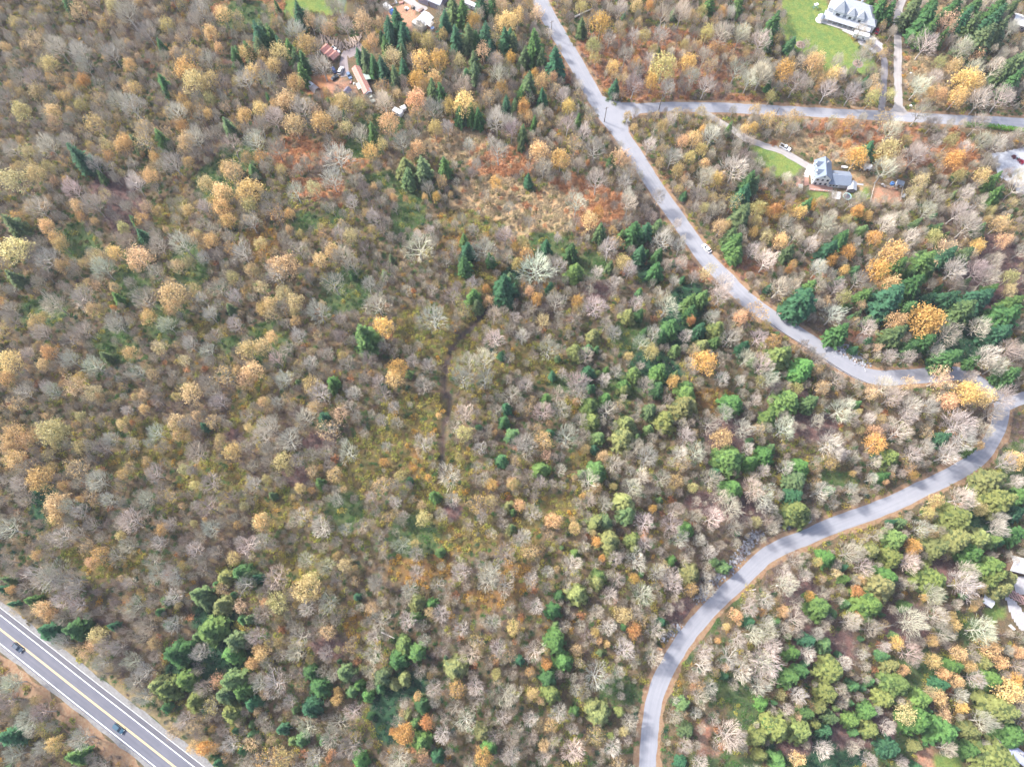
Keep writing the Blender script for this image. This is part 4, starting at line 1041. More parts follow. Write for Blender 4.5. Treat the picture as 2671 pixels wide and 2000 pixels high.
for t in LEFT: mass['pale'].append((t[4], t[5], t[6] - .05, t[7], t[8]))
print('mass', {k: len(v) for k, v in mass.items()})
for k, coll, nv, nm, lb, ct in (('bare', c_bare, NB, 'bare_forest', 'mass of leafless grey-brown trees filling the wood between the larger trees', 'forest'),
                               ('pale', c_pale, 4, 'pale_forest', 'smaller pale leafless trees scattered between the larger bare trees', 'forest'),
                               ('peach', c_peach, 6, 'thinning_forest', 'scattered small peach and straw leaved trees among the bare wood', 'forest'),
                               ('fir', c_fir, 5, 'young_firs', 'scattered small dark young firs among the bare wood', 'forest')):
    A = np.array(mass[k])
    n = len(A)
    h0, r0 = (16.0, 4.0) if k == 'fir' else (11.0, 4.0)
    s = np.stack([A[:, 3] / r0, A[:, 3] / r0, A[:, 4] / h0 * (1.25 if k == 'fir' else 1)], 1)
    rt = np.stack([rng.uniform(-.08, .08, n), rng.uniform(-.08, .08, n), rng.uniform(0, 6.28, n)], 1)
    scatter(nm, lb, ct, A[:, :3], rt, s, coll, nv)

# undergrowth shapes, nominal radius 1
def twig_shrub(seed, mats):
    r = random.Random(seed); b = MB()
    for i in range(26):
        az = r.uniform(0, 6.28); el = R_(r.uniform(25, 85))
        d = Vector((math.cos(az) * math.cos(el), math.sin(az) * math.cos(el), math.sin(el)))
        o = Vector((r.uniform(-.45, .45), r.uniform(-.45, .45), -.05)); L = r.uniform(.6, 1.15)
        e = o + d * L
        b.tube(o, e, .02, .012, 3)
        for j in range(4):
            p = o.lerp(e, r.uniform(.35, 1)); q = p + rot_about(d, R_(r.uniform(20, 65)), r.uniform(0, 6.28)) * r.uniform(.2, .5)
            b.tube(p, q, .014, .008, 3)
    return b.mesh('twig_shrub', mats)

def leaf_shrub(seed, mats, n=150, size=.12, low=False):
    r = random.Random(seed); b = MB()
    lobes = [(r.uniform(-.55, .55), r.uniform(-.55, .55), r.uniform(.35, .7)) for _ in range(5)]
    for i in range(n):
        lx, ly, lr = lobes[i % 5]
        az = r.uniform(0, 6.28); el = math.asin(r.uniform(.0, 1))
        rr = lr * r.uniform(.7, 1.08)
        c = Vector((lx + rr * math.cos(az) * math.cos(el), ly + rr * math.sin(az) * math.cos(el), rr * math.sin(el) * (.7 if low else 1.15)))
        nrm = Vector((r.gauss(0, .6), r.gauss(0, .6), r.gauss(.6, .5)))
        if nrm.length < .1: nrm = Vector((0, 0, 1))
        nrm.normalize(); u = nrm.orthogonal().normalized(); v = nrm.cross(u); a = r.uniform(0, 3.1)
        u, v = u * math.cos(a) + v * math.sin(a), v * math.cos(a) - u * math.sin(a)
        s = size * r.uniform(.6, 1.35)
        b.poly([c - u * s, c - v * s * .7, c + u * s, c + v * s * .7], [(0, 1, 2, 3)], 0)
    for i in range(14):
        lx, ly, lr = lobes[i % 5]
        az = r.uniform(0, 6.28); e = Vector((lx + lr * math.cos(az) * .9, ly + lr * math.sin(az) * .9, lr * r.uniform(.5, 1.1)))
        b.tube((lx * .4, ly * .4, -.05), e, .018, .01, 3, 1)
    return b.mesh('leaf_shrub', mats)

def tuft(seed, mats, n=60):
    r = random.Random(seed); b = MB()
    for i in range(n):
        az = r.uniform(0, 6.28); o = Vector((r.uniform(-.7, .7), r.uniform(-.7, .7), -.03)); L = r.uniform(.35, .75)
        out = Vector((math.cos(az), math.sin(az), 0)); sd = Vector((-out.y, out.x, 0)) * .06
        m = o + out * L * .45 + Vector((0, 0, L * .75)); e = o + out * L * 1.05 + Vector((0, 0, L * .45))
        b.poly([o - sd, o + sd, m + sd * 1.2, m - sd * 1.2, e], [(0, 1, 2, 3), (3, 2, 4)], 0)
    return b.mesh('tuft', mats)

M['stem'] = palette_mat('scrub_stems', [(.24, .19, .16), (.30, .25, .20), (.20, .15, .14), (.34, .29, .25)], .9, .2, 1)
def pal(nm, cols, trans=.2): return palette_mat(nm, cols, .85, .3, 1.4, trans=trans)
UG = {
 'bare_scrub': ('leafless brown scrub covering the forest floor', 'scrub', lambda i: twig_shrub(500 + i, [pal_bare]), 4),
 'plum_scrub': ('purple-brown leafless scrub, its colour also painting dark shade between the trees', 'scrub', lambda i: twig_shrub(520 + i, [pal_plum]), 3),
 'olive_scrub': ('olive-brown leafy scrub between the trees', 'scrub', lambda i: leaf_shrub(540 + i, [pal_olive, M['stem']], 130, .12), 4),
 'yellow_scrub': ('yellow-green speckled leafy scrub in open gaps of the wood', 'scrub', lambda i: leaf_shrub(560 + i, [pal_yellow, M['stem']], 120, .125), 4),
 'gold_scrub': ('gold-brown leafy scrub in patches on the forest floor', 'scrub', lambda i: leaf_shrub(580 + i, [pal_gold, M['stem']], 120, .125), 4),
 'bramble': ('green bramble mats in clearings and along the roads', 'bramble', lambda i: leaf_shrub(600 + i, [pal_green, M['stem']], 170, .11, True), 4),
 'ivy_shade_mat': ('deep blue-green mats, partly evergreen cover, partly shade painted around the conifers', 'ground cover', lambda i: leaf_shrub(620 + i, [pal_deep, M['stem']], 170, .11, True), 3),
 'fern_bed': ('rust-orange dead ferns carpeting the clearings', 'ferns', lambda i: tuft(640 + i, [pal_fern]), 4),
 'dry_grass': ('straw-coloured dry grass in the open clearings', 'dry grass', lambda i: tuft(660 + i, [pal_tan]), 4),
}
pal_bare = pal('scrub_bare', [(.24, .185, .16), (.18, .14, .13), (.28, .23, .185), (.21, .16, .145), (.32, .27, .22)], 0)
pal_plum = pal('scrub_plum', [(0.185, 0.121, 0.116), (0.224, 0.161, 0.151), (0.146, 0.103, 0.103), (0.243, 0.194, 0.176)], 0)
pal_olive = pal('scrub_olive', [(.17, .155, .06), (.20, .16, .075), (.12, .13, .045), (.22, .19, .08), (.14, .10, .06)])
pal_yellow = pal('scrub_yellow', [(.40, .36, .07), (.26, .28, .06), (.46, .36, .08), (.17, .22, .05), (.33, .33, .07)])
pal_gold = pal('scrub_gold', [(.50, .30, .06), (.40, .26, .07), (.52, .29, .05), (.34, .22, .07), (.46, .36, .09)])
pal_green = pal('scrub_green', [(.055, .13, .035), (.08, .17, .04), (.045, .10, .04), (.12, .18, .045)])
pal_deep = pal('scrub_deep', [(0.014, 0.058, 0.036), (0.022, 0.072, 0.036), (0.018, 0.065, 0.043)])
pal_fern = pal('fern_leaf', [(.40, .18, .08), (.34, .16, .08), (.45, .23, .11), (.36, .20, .11)])
pal_tan = pal('grass_blade', [(.36, .27, .16), (.30, .23, .13), (.40, .30, .19), (.28, .24, .11)])

S_ = 2.4
gx, gy = np.meshgrid(np.arange(-340, 340, S_), np.arange(-62, 365, S_))
gx = gx.ravel() + rng.uniform(-.9, .9, gx.size); gy = gy.ravel() + rng.uniform(-.9, .9, gy.size)
upx, upy = to_px(gx, gy, base_h(gx, gy))
m_ = (upx > -110) & (upx < 2780) & (upy > -110) & (upy < 2090)
gx, gy = gx[m_], gy[m_]
m_ = free_mask(gx, gy, -.25) & (seg_dist(gx, gy, GUL) > 1.5)
gx, gy = gx[m_], gy[m_]
uz = zone_of(gx, gy)
pick = rng.random(len(gx))
na = noise2(gx, gy, 26, 8); nb_ = noise2(gx, gy, 14, 12)
sets = {k: [] for k in UG}
for i in range(len(gx)):
    z = ZKIND[uz[i]]; u = pick[i]
    if z == 'base':
        if nb_[i] > .66: k = 'yellow_scrub' if u < .55 else 'olive_scrub' if u < .8 else 'bramble'
        elif na[i] > .62: k = 'olive_scrub' if u < .36 else 'bramble' if u < .80 else 'ivy_shade_mat' if u < .88 else 'bare_scrub'
        elif na[i] < .20: k = 'plum_scrub' if u < .55 else 'bare_scrub'
        else: k = 'bare_scrub' if u < .34 else 'olive_scrub' if u < .60 else 'yellow_scrub' if u < .76 else 'gold_scrub' if u < .82 else 'bramble' if u < .97 else 'fern_bed'
    elif z == 'fern': k = 'fern_bed' if u < .72 else 'dry_grass' if u < .88 else 'olive_scrub'
    elif z == 'rust': k = 'fern_bed' if u < .32 else 'bare_scrub' if u < .6 else 'gold_scrub' if u < .7 else 'olive_scrub' if u < .9 else 'plum_scrub'
    elif z == 'tan': k = 'dry_grass' if u < .72 else 'olive_scrub' if u < .84 else 'fern_bed' if u < .94 else 'bare_scrub'
    elif z == 'green': k = 'bramble' if u < .8 else 'yellow_scrub' if u < .92 else 'olive_scrub'
    elif z == 'deep': k = 'ivy_shade_mat' if u < .9 else 'bramble'
    elif z == 'yellow': k = 'yellow_scrub' if u < .62 else 'olive_scrub' if u < .82 else 'gold_scrub' if u < .9 else 'bramble'
    elif z == 'gold': k = 'gold_scrub' if u < .62 else 'yellow_scrub' if u < .8 else 'olive_scrub'
    else: k = 'plum_scrub' if u < .75 else 'bare_scrub'
    sets[k].append(i)
for k, (lb, ct, fn, nv) in UG.items():
    I = np.array(sets[k], int)
    if len(I) == 0: continue
    coll = proto_collection(k + '_shape', [fn(i) for i in range(nv)])
    n = len(I)
    s0 = rng.uniform(1.0, 1.75, n)
    if k in ('fern_bed', 'dry_grass'): s0 = rng.uniform(1.2, 1.8, n)
    zs = s0 * rng.uniform(.7, 1.3, n) * (.75 if k in ('bramble', 'ivy_shade_mat') else 1.0)
    P = np.stack([gx[I], gy[I], ground_h(gx[I], gy[I])], 1)
    scatter(k, lb, ct, P, np.stack([rng.uniform(-.1, .1, n), rng.uniform(-.1, .1, n), rng.uniform(0, 6.28, n)], 1), np.stack([s0, s0, zs], 1), coll, nv)
print('scrub', {k: len(v) for k, v in sets.items()})

# ------------------------------------------------------------------ built things
M['white_wall'] = mat('white_siding', (.70, .70, .69), .7, .06, 1.5, stretch=(.3, .3, 6))
M['cream_wall'] = mat('cream_siding', (.56, .52, .46), .75, .08, 1.5, stretch=(.3, .3, 6))
M['brown_wall'] = mat('brown_boards', (.20, .13, .09), .85, .25, 1.8, stretch=(4, 4, .4))
M['roof_blue'] = mat('blue_grey_shingle', (.17, .20, .25), .8, .16, 2.2, stretch=(1, 1, 3))
M['roof_grey'] = mat('grey_shingle', (.33, .345, .37), .8, .14, 2.2)
M['roof_pale'] = mat('pale_metal_roof', (.62, .61, .60), .55, .08, 1.2, stretch=(5, .3, .3))
M['roof_red'] = mat('faded_red_roof', (.46, .17, .13), .75, .22, 1.4, col2=(.52, .30, .25))
M['roof_green'] = mat('pale_green_roof', (.34, .42, .36), .75, .12, 1.5)
M['roof_purple'] = mat('purple_grey_roof', (.25, .22, .26), .8, .2, 2)
M['glass'] = mat('dark_glass', (.03, .04, .055), .15, .2, 1, spec=.6)
M['deck'] = mat('red_cedar_deck', (.36, .20, .15), .8, .2, 2.0, stretch=(.3, 6, 1))
M['deck_pale'] = mat('pale_deck', (.56, .52, .48), .8, .12, 2.0, stretch=(.3, 6, 1))
M['concrete'] = mat('concrete', (.46, .46, .47), .9, .12, 1.5)
M['stone'] = mat('grey_stone', (.34, .33, .32), .95, .25, 2.2, bump=.4)
M['stone_pale'] = mat('pale_stone', (.55, .51, .43), .95, .25, 2.2, bump=.4)
M['rubber'] = mat('tyre_rubber', (.02, .02, .022), .9, .2, 3)
M['rim'] = mat('wheel_rim', (.35, .35, .36), .4, .1, 3, metal=.6)
M['wood'] = mat('weathered_wood', (.20, .16, .13), .9, .25, 2.0, stretch=(4, 4, .5))
M['pole'] = mat('pole_wood', (.14, .115, .10), .9, .25, 2.0)
M['lamp'] = mat('lamp_lens', (.75, .72, .66), .3, .05, 2)
M['red_lens'] = mat('red_lens', (.40, .03, .03), .3, .05, 2)
M['blue_tarp'] = mat('blue_plastic', (.08, .20, .46), .5, .2, 1.5)
M['white_tarp'] = mat('white_tarp', (.68, .68, .68), .6, .1, 1.2)
M['net'] = mat('trampoline_mat', (.03, .045, .08), .8, .3, 2)
M['net_rim'] = mat('trampoline_pad', (.30, .50, .48), .7, .15, 2)
M['log_bark'] = mat('log_bark', (.40, .31, .25), .95, .3, 2.0, stretch=(3, 3, .4))
M['log_end'] = mat('sawn_log_end', (.66, .53, .40), .9, .15, 3)
M['pink_wood'] = mat('pink_timber', (.50, .30, .28), .8, .15, 2)
M['steel'] = mat('galvanised_steel', (.30, .29, .28), .5, .2, 3, metal=.5)

def paint(name, c, rough=.35): return mat(name, c, rough, .05, 1.0, spec=.5)

def heading(pa, pb, up=0.0):
    """direction on the ground between two photo points"""
    a = G(*pa, up); b = G(*pb, up)
    return math.atan2(b[1] - a[1], b[0] - a[0]), math.hypot(b[0] - a[0], b[1] - a[1])

def gable(b, L, W, z0, z1, over=.3, th=.16, slot=0):
    """two roof slabs meeting on a ridge along local x"""
    hl = L / 2 + over; hw = W / 2 + over
    dz = (z1 - z0) / (W / 2) * over
    e = z0 - dz
    for s in (-1, 1):
        p = [(-hl, s * hw, e), (hl, s * hw, e), (hl, 0, z1), (-hl, 0, z1), (-hl, s * hw, e + th), (hl, s * hw, e + th), (hl, 0, z1 + th), (-hl, 0, z1 + th)]
        f = [(0, 1, 2, 3), (7, 6, 5, 4), (0, 4, 5, 1), (1, 5, 6, 2), (3, 7, 4, 0)]
        b.poly(p, f if s > 0 else [q[::-1] for q in f], slot)

def walls(b, L, W, z0, z1, zr=None, slot=0):
    b.box(-L / 2, L / 2, -W / 2, W / 2, z0, z1, slot)
    if zr:
        for s in (-1, 1):
            x = s * L / 2
            b.poly([(x, -W / 2, z1), (x, W / 2, z1), (x, 0, zr), (x - s * .2, -W / 2, z1), (x - s * .2, W / 2, z1), (x - s * .2, 0, zr)], [(0, 1, 2), (3, 5, 4), (0, 2, 5, 3), (1, 4, 5, 2)], slot)

def window(parent, x, y, z, w, h, face):
    """a framed pane standing proud of a wall; face is 'x+','x-','y+','y-'"""
    f = MB(); g = MB()
    d = .05
    ax = face[0]; s = 1 if face[1] == '+' else -1
    def bx(m, w_, h_, d0, d1):
        if ax == 'x': m.box(min(x + s * d0, x + s * d1), max(x + s * d0, x + s * d1), y - w_ / 2, y + w_ / 2, z - h_ / 2, z + h_ / 2)
        else: m.box(x - w_ / 2, x + w_ / 2, min(y + s * d0, y + s * d1), max(y + s * d0, y + s * d1), z - h_ / 2, z + h_ / 2)
    bx(f, w + .2, h + .2, -.02, .04); bx(g, w, h, .041, .06)
    fo = f.build('window', [M['white_wall']], parent); g.build('pane', [M['glass']], fo)
    return fo

def simple_shed(name, label, cat, px, py, up, L, W, eave, ridge, rz, wall, roof, door=True, group=None, wins=0):
    x, y, z = G(px, py, up)
    e = empty(name, (x, y, z), rz); tag(e, label, cat, group)
    w = MB(); walls(w, L, W, -.5, eave, ridge); w.build('wall', [wall], e)
    r = MB(); gable(r, L, W, eave, ridge, .25); r.build('roof', [roof], e)
    if door:
        d = MB(); d.box(-.5, .5, -W / 2 - .06, -W / 2 - .01, 0, min(2.0, eave - .15)); do = d.build('door', [M['brown_wall']], e)
        k = MB(); k.box(.32, .42, -W / 2 - .12, -W / 2 - .061, .95, 1.05); k.build('handle', [M['steel']], do)
    for i in range(wins):
        window(e, -L / 2 + L * (i + .5) / wins, -W / 2, eave * .6, .9, .8, 'y-')
    return e

# ---- vehicles -------------------------------------------------------
def wheel_set(parent, L, W, r=.34, f=.30, n=2):
    xs = [L * f, -L * f] if n == 2 else [L * f, -L * f * .7, -L * f * 1.15]
    for x in xs:
        for s in (-1, 1):
            t = MB()
            P = [(.0, 0)]
            nn = 12
            V = []; F = []
            for yy in (s * (W / 2 - .2), s * (W / 2 + .02)):
                for k in range(nn): V.append((x + r * math.cos(6.283 * k / nn), yy, r + r * math.sin(6.283 * k / nn)))
            F = [(k, (k + 1) % nn, nn + (k + 1) % nn, nn + k) for k in range(nn)] + [tuple(range(nn)), tuple(range(2 * nn - 1, nn - 1, -1))]
            t.poly(V, F); w = t.build('wheel', [M['rubber']], parent)
            q = MB(); y0 = s * (W / 2 + .025)
            q.poly([(x + r * .6 * math.cos(6.283 * k / nn), y0, r + r * .6 * math.sin(6.283 * k / nn)) for k in range(nn)], [tuple(range(nn))]); q.build('rim', [M['rim']], w)

def loft(b, secs, slot=0):
    """skin over rectangular rings: (x, half width bottom, half width top, z bottom, z top)"""
    n0 = len(b.V); P = []
    for x, wb, wt, zb, zt in secs: P += [(x, -wb, zb), (x, wb, zb), (x, wt, zt), (x, -wt, zt)]
    F = []
    for i in range(len(secs) - 1):
        a, c = 4 * i, 4 * i + 4
        for k in range(4): F.append((a + k, a + (k + 1) % 4, c + (k + 1) % 4, c + k))
    F += [(3, 2, 1, 0), tuple(4 * (len(secs) - 1) + k for k in range(4))]
    b.poly(P, F, slot)

def lamps(e, L, W, z=.68):
    for s in (-1, 1):
        h = MB(); h.box(L / 2 - .06, L / 2 + .012, s * W * .36 - .2, s * W * .36 + .2, z - .09, z + .09); h.build('headlight', [M['lamp']], e)
        t = MB(); t.box(-L / 2 - .012, -L / 2 + .06, s * W * .37 - .16, s * W * .37 + .16, z, z + .2); t.build('tail_light', [M['red_lens']], e)

def car(name, label, cat, px, py, rz, L, W, H, col, group=None, suv=False):
    x, y, z = G(px, py, .6)
    for lift in (.085,): z += lift
    e = empty(name, (x, y, z), rz); tag(e, label, cat, group)
    body = MB(); h2 = W / 2
    zc = .92 if not suv else 1.02
    loft(body, [(-L / 2, h2 * .86, h2 * .80, .34, zc * .86), (-L / 2 + .25, h2, h2 * .93, .24, zc), (-L * .2, h2, h2 * .96, .22, zc), (L * .18, h2, h2 * .96, .22, zc * .98), (L * .42, h2 * .97, h2 * .88, .24, zc * .84), (L / 2, h2 * .80, h2 * .72, .34, zc * .66)])
    body.build('body', [col], e)
    x0, x1, x2, x3 = (-L * .43, -L * .30, L * .06, L * .24) if not suv else (-L * .47, -L * .42, L * .06, L * .24)
    g = MB()
    loft(g, [(x0, h2 * .86, h2 * .80, zc - .06, zc + .02), (x1, h2 * .88, h2 * .74, zc - .06, H - .045), (x2, h2 * .88, h2 * .74, zc - .06, H - .045), (x3, h2 * .86, h2 * .80, zc - .06, zc)])
    g.build('window', [M['glass']], e)
    rf = MB(); loft(rf, [(x1 - .02, h2 * .75, h2 * .66, H - .06, H), (x2 + .02, h2 * .75, h2 * .66, H - .06, H)]); rf.build('roof', [col], e)
    wheel_set(e, L, W); lamps(e, L, W)
    for s in (-1, 1):
        m = MB(); m.box(L * .17, L * .21, min(s * h2 * .95, s * (h2 + .16)), max(s * h2 * .95, s * (h2 + .16)), zc, zc + .14); m.build('mirror', [col], e)
    return e

def pickup(name, label, px, py, rz, col, L=5.4, W=1.95, H=1.85, group=None):
    x, y, z = G(px, py, .7); z += .08
    e = empty(name, (x, y, z), rz); tag(e, label, 'pickup', group)
    b = MB(); h2 = W / 2
    loft(b, [(-L * .08, h2, h2 * .96, .3, 1.1), (L * .26, h2, h2 * .95, .3, 1.1), (L * .47, h2 * .96, h2 * .9, .32, 1.02), (L / 2, h2 * .85, h2 * .8, .4, .9)])
    b.build('body', [col], e)
    d = MB(); d.box(-L / 2, -L * .085, -h2, h2, .45, .62); d.box(-L / 2, -L * .085, -h2, -h2 + .09, .62, 1.12); d.box(-L / 2, -L * .085, h2 - .09, h2, .62, 1.12); d.box(-L / 2, -L / 2 + .08, -h2 + .09, h2 - .09, .62, 1.12)
    d.build('cargo_bed', [col], e)
    k = MB(); k.box(-L / 2 + .09, -L * .09, -h2 + .1, h2 - .1, .621, .66); k.build('bed_liner', [M['rubber']], e)
    g = MB(); loft(g, [(-L * .08, h2 * .9, h2 * .78, 1.05, H - .06), (L * .10, h2 * .9, h2 * .78, 1.05, H - .06), (L * .22, h2 * .9, h2 * .84, 1.05, 1.12)]); g.build('window', [M['glass']], e)
    r = MB(); loft(r, [(-L * .085, h2 * .79, h2 * .72, H - .07, H), (L * .11, h2 * .79, h2 * .72, H - .07, H)]); r.build('roof', [col], e)
    wheel_set(e, L, W, .39); lamps(e, L, W, .85)
    return e

def camper(name, label, cat, px, py, rz, L, W, H, col, stripe, group=None, tow=True):
    x, y, z = G(px, py, 1.4); z += .06
    e = empty(name, (x, y, z), rz); tag(e, label, cat, group)
    b = MB(); loft(b, [(-L / 2, W / 2 * .97, W / 2 * .93, .55, H - .12), (-L / 2 + .2, W / 2, W / 2 * .97, .5, H), (L / 2 - .5, W / 2, W / 2 * .97, .5, H), (L / 2, W / 2 * .95, W / 2 * .85, .6, H * .8)]); b.build('body', [col], e)
    for s in (-1, 1):
        st = MB(); st.box(-L * .46, L * .4, min(s * W / 2, s * (W / 2 + .02)), max(s * W / 2, s * (W / 2 + .02)), .8, 1.0); st.build('stripe', [stripe], e)
        for k in range(2):
            w = MB(); cx = -L * .25 + k * L * .4; w.box(cx - .5, cx + .5, min(s * W / 2, s * (W / 2 + .03)), max(s * W / 2, s * (W / 2 + .03)), 1.35, 1.95); w.build('window', [M['glass']], e)
    v = MB(); v.box(-.35, .35, -.35, .35, H + .001, H + .16); v.build('roof_vent', [M['concrete']], e)
    wheel_set(e, L, W, .36, .12 if tow else .3)
    if tow:
        h = MB(); h.tube((L / 2 - .1, .5, .55), (L / 2 + 1.0, 0, .5), .05, .05, 5, cap=True); h.tube((L / 2 - .1, -.5, .55), (L / 2 + 1.0, 0, .5), .05, .05, 5, cap=True); h.build('drawbar', [M['steel']], e)
    return e

hy, _ = heading((0, 1640), (457, 2000))
car('car', 'dark blue car on the highway, the one at the very edge of the photo', 'car', 46, 1688, hy, 4.7, 1.85, 1.45, paint('black_blue_paint', (.03, .05, .08)), 'cars on the highway')
car('car', 'dark teal car on the highway, nearer to the bottom edge of the photo', 'car', 309, 1899, hy, 4.5, 1.85, 1.45, paint('teal_paint', (.03, .08, .12)), 'cars on the highway', suv=True)
hc, _ = heading((1852, 657), (1836, 640))
car('car', 'white car driving up the curving local road', 'car', 1843.5, 648, hc, 4.9, 1.95, 1.5, paint('white_paint_car', (.80, .80, .80)))
hp, _ = heading((2034, 378), (2064, 393))
pickup('pickup_truck', 'silver-white pickup parked on the gravel drive beside the lawn', 2048, 385, hp, paint('silver_white', (.72, .73, .75)))
# farmyard
hq, _ = heading((866, 125), (886, 138.5))
pickup('pickup_truck', 'white pickup nosed up beside the red-roofed sheds and log pile', 875, 131.6, hq, paint('white_paint_truck', (.74, .74, .72)))
hv, _ = heading((884.6, 194), (892.8, 175))
car('van', 'white van parked at the end of the farm track', 'van', 888.7, 184.6, hv, 4.9, 1.95, 1.85, paint('white_paint_van', (.76, .74, .74)), suv=True)
car('car', 'blue car beside the white van in the farmyard', 'car', 870, 183, hv + .8, 4.1, 1.75, 1.45, paint('farm_blue', (.06, .10, .24)))
car('car', 'black car standing alone on the fern-red yard', 'car', 872.5, 203, hv - .5, 3.9, 1.7, 1.4, paint('farm_black', (.03, .04, .045)))
car('car', 'slate blue car beside the long red-roofed barn', 'car', 910.5, 197.5, heading((906, 190), (914, 205))[0], 4.4, 1.8, 1.45, paint('farm_slate', (.12, .18, .28)))
ht, _ = heading((961, 247), (974, 268))
pickup('pickup_truck', 'pale green flatbed truck behind the end of the red barn', 968, 256.6, ht, paint('pale_green_truck', (.44, .50, .46)), 5.6)
hb, _ = heading((1003, 15.5), (1026, 34))
def box_truck(px, py, rz):
    x, y, z = G(px, py, 1.4)
    e = empty('box_truck', (x, y, z), rz); tag(e, 'white box truck with a bright blue cab in the top yard', 'truck')
    b = MB(); b.box(-3.2, 1.6, -1.15, 1.15, .7, 2.9); b.build('cargo_box', [M['white_wall']], e)
    c = MB(); loft(c, [(1.65, 1.05, 1.0, .5, 2.3), (2.6, 1.05, .95, .5, 2.25), (3.2, 1.0, .9, .5, 1.4)]); c.build('cab', [paint('truck_blue', (.05, .22, .62))], e)
    g = MB(); g.poly([(2.64, -.9, 2.16), (2.64, .9, 2.16), (3.16, .85, 1.46), (3.16, -.85, 1.46)], [(0, 3, 2, 1)]); g.build('windscreen', [M['glass']], e)
    wheel_set(e, 6.4, 2.2, .45)
box_truck(1014.5, 24, hb)
hr, _ = heading((1078, 60), (1107, 77))
camper('camper_trailer', 'long cream trailer parked beside the white-roofed top shed', 'trailer', 1092, 68, hr, 7.0, 2.5, 2.7, M['cream_wall'], M['roof_grey'])
hr2, _ = heading((1210, 7), (1248, 22))
camper('camper_trailer', 'grey camper half hidden under dark conifers at the top edge', 'trailer', 1228, 15, hr2, 7.0, 2.5, 2.8, mat('grey_camper', (.50, .50, .53), .5, .1), M['roof_blue'])
camper('camper_trailer', 'white tarped trailer in the wood below the farmyard', 'trailer', 1038, 293, heading((1026, 287), (1052, 301))[0], 5.2, 2.5, 2.4, M['white_tarp'], M['roof_grey'])
hm, _ = heading((2218, 88), (2267, 102))
camper('motorhome', 'white motorhome in front of the big grey-roofed house', 'motorhome', 2246, 95, hm, 7.8, 2.6, 3.0, paint('motorhome_white', (.80, .80, .80)), M['glass'], tow=False)
car('car', 'red car by the end of the big grey-roofed house', 'car', 2288, 81, heading((2287, 86), (2290, 76))[0], 4.2, 1.8, 1.45, paint('red_paint', (.48, .03, .05)))

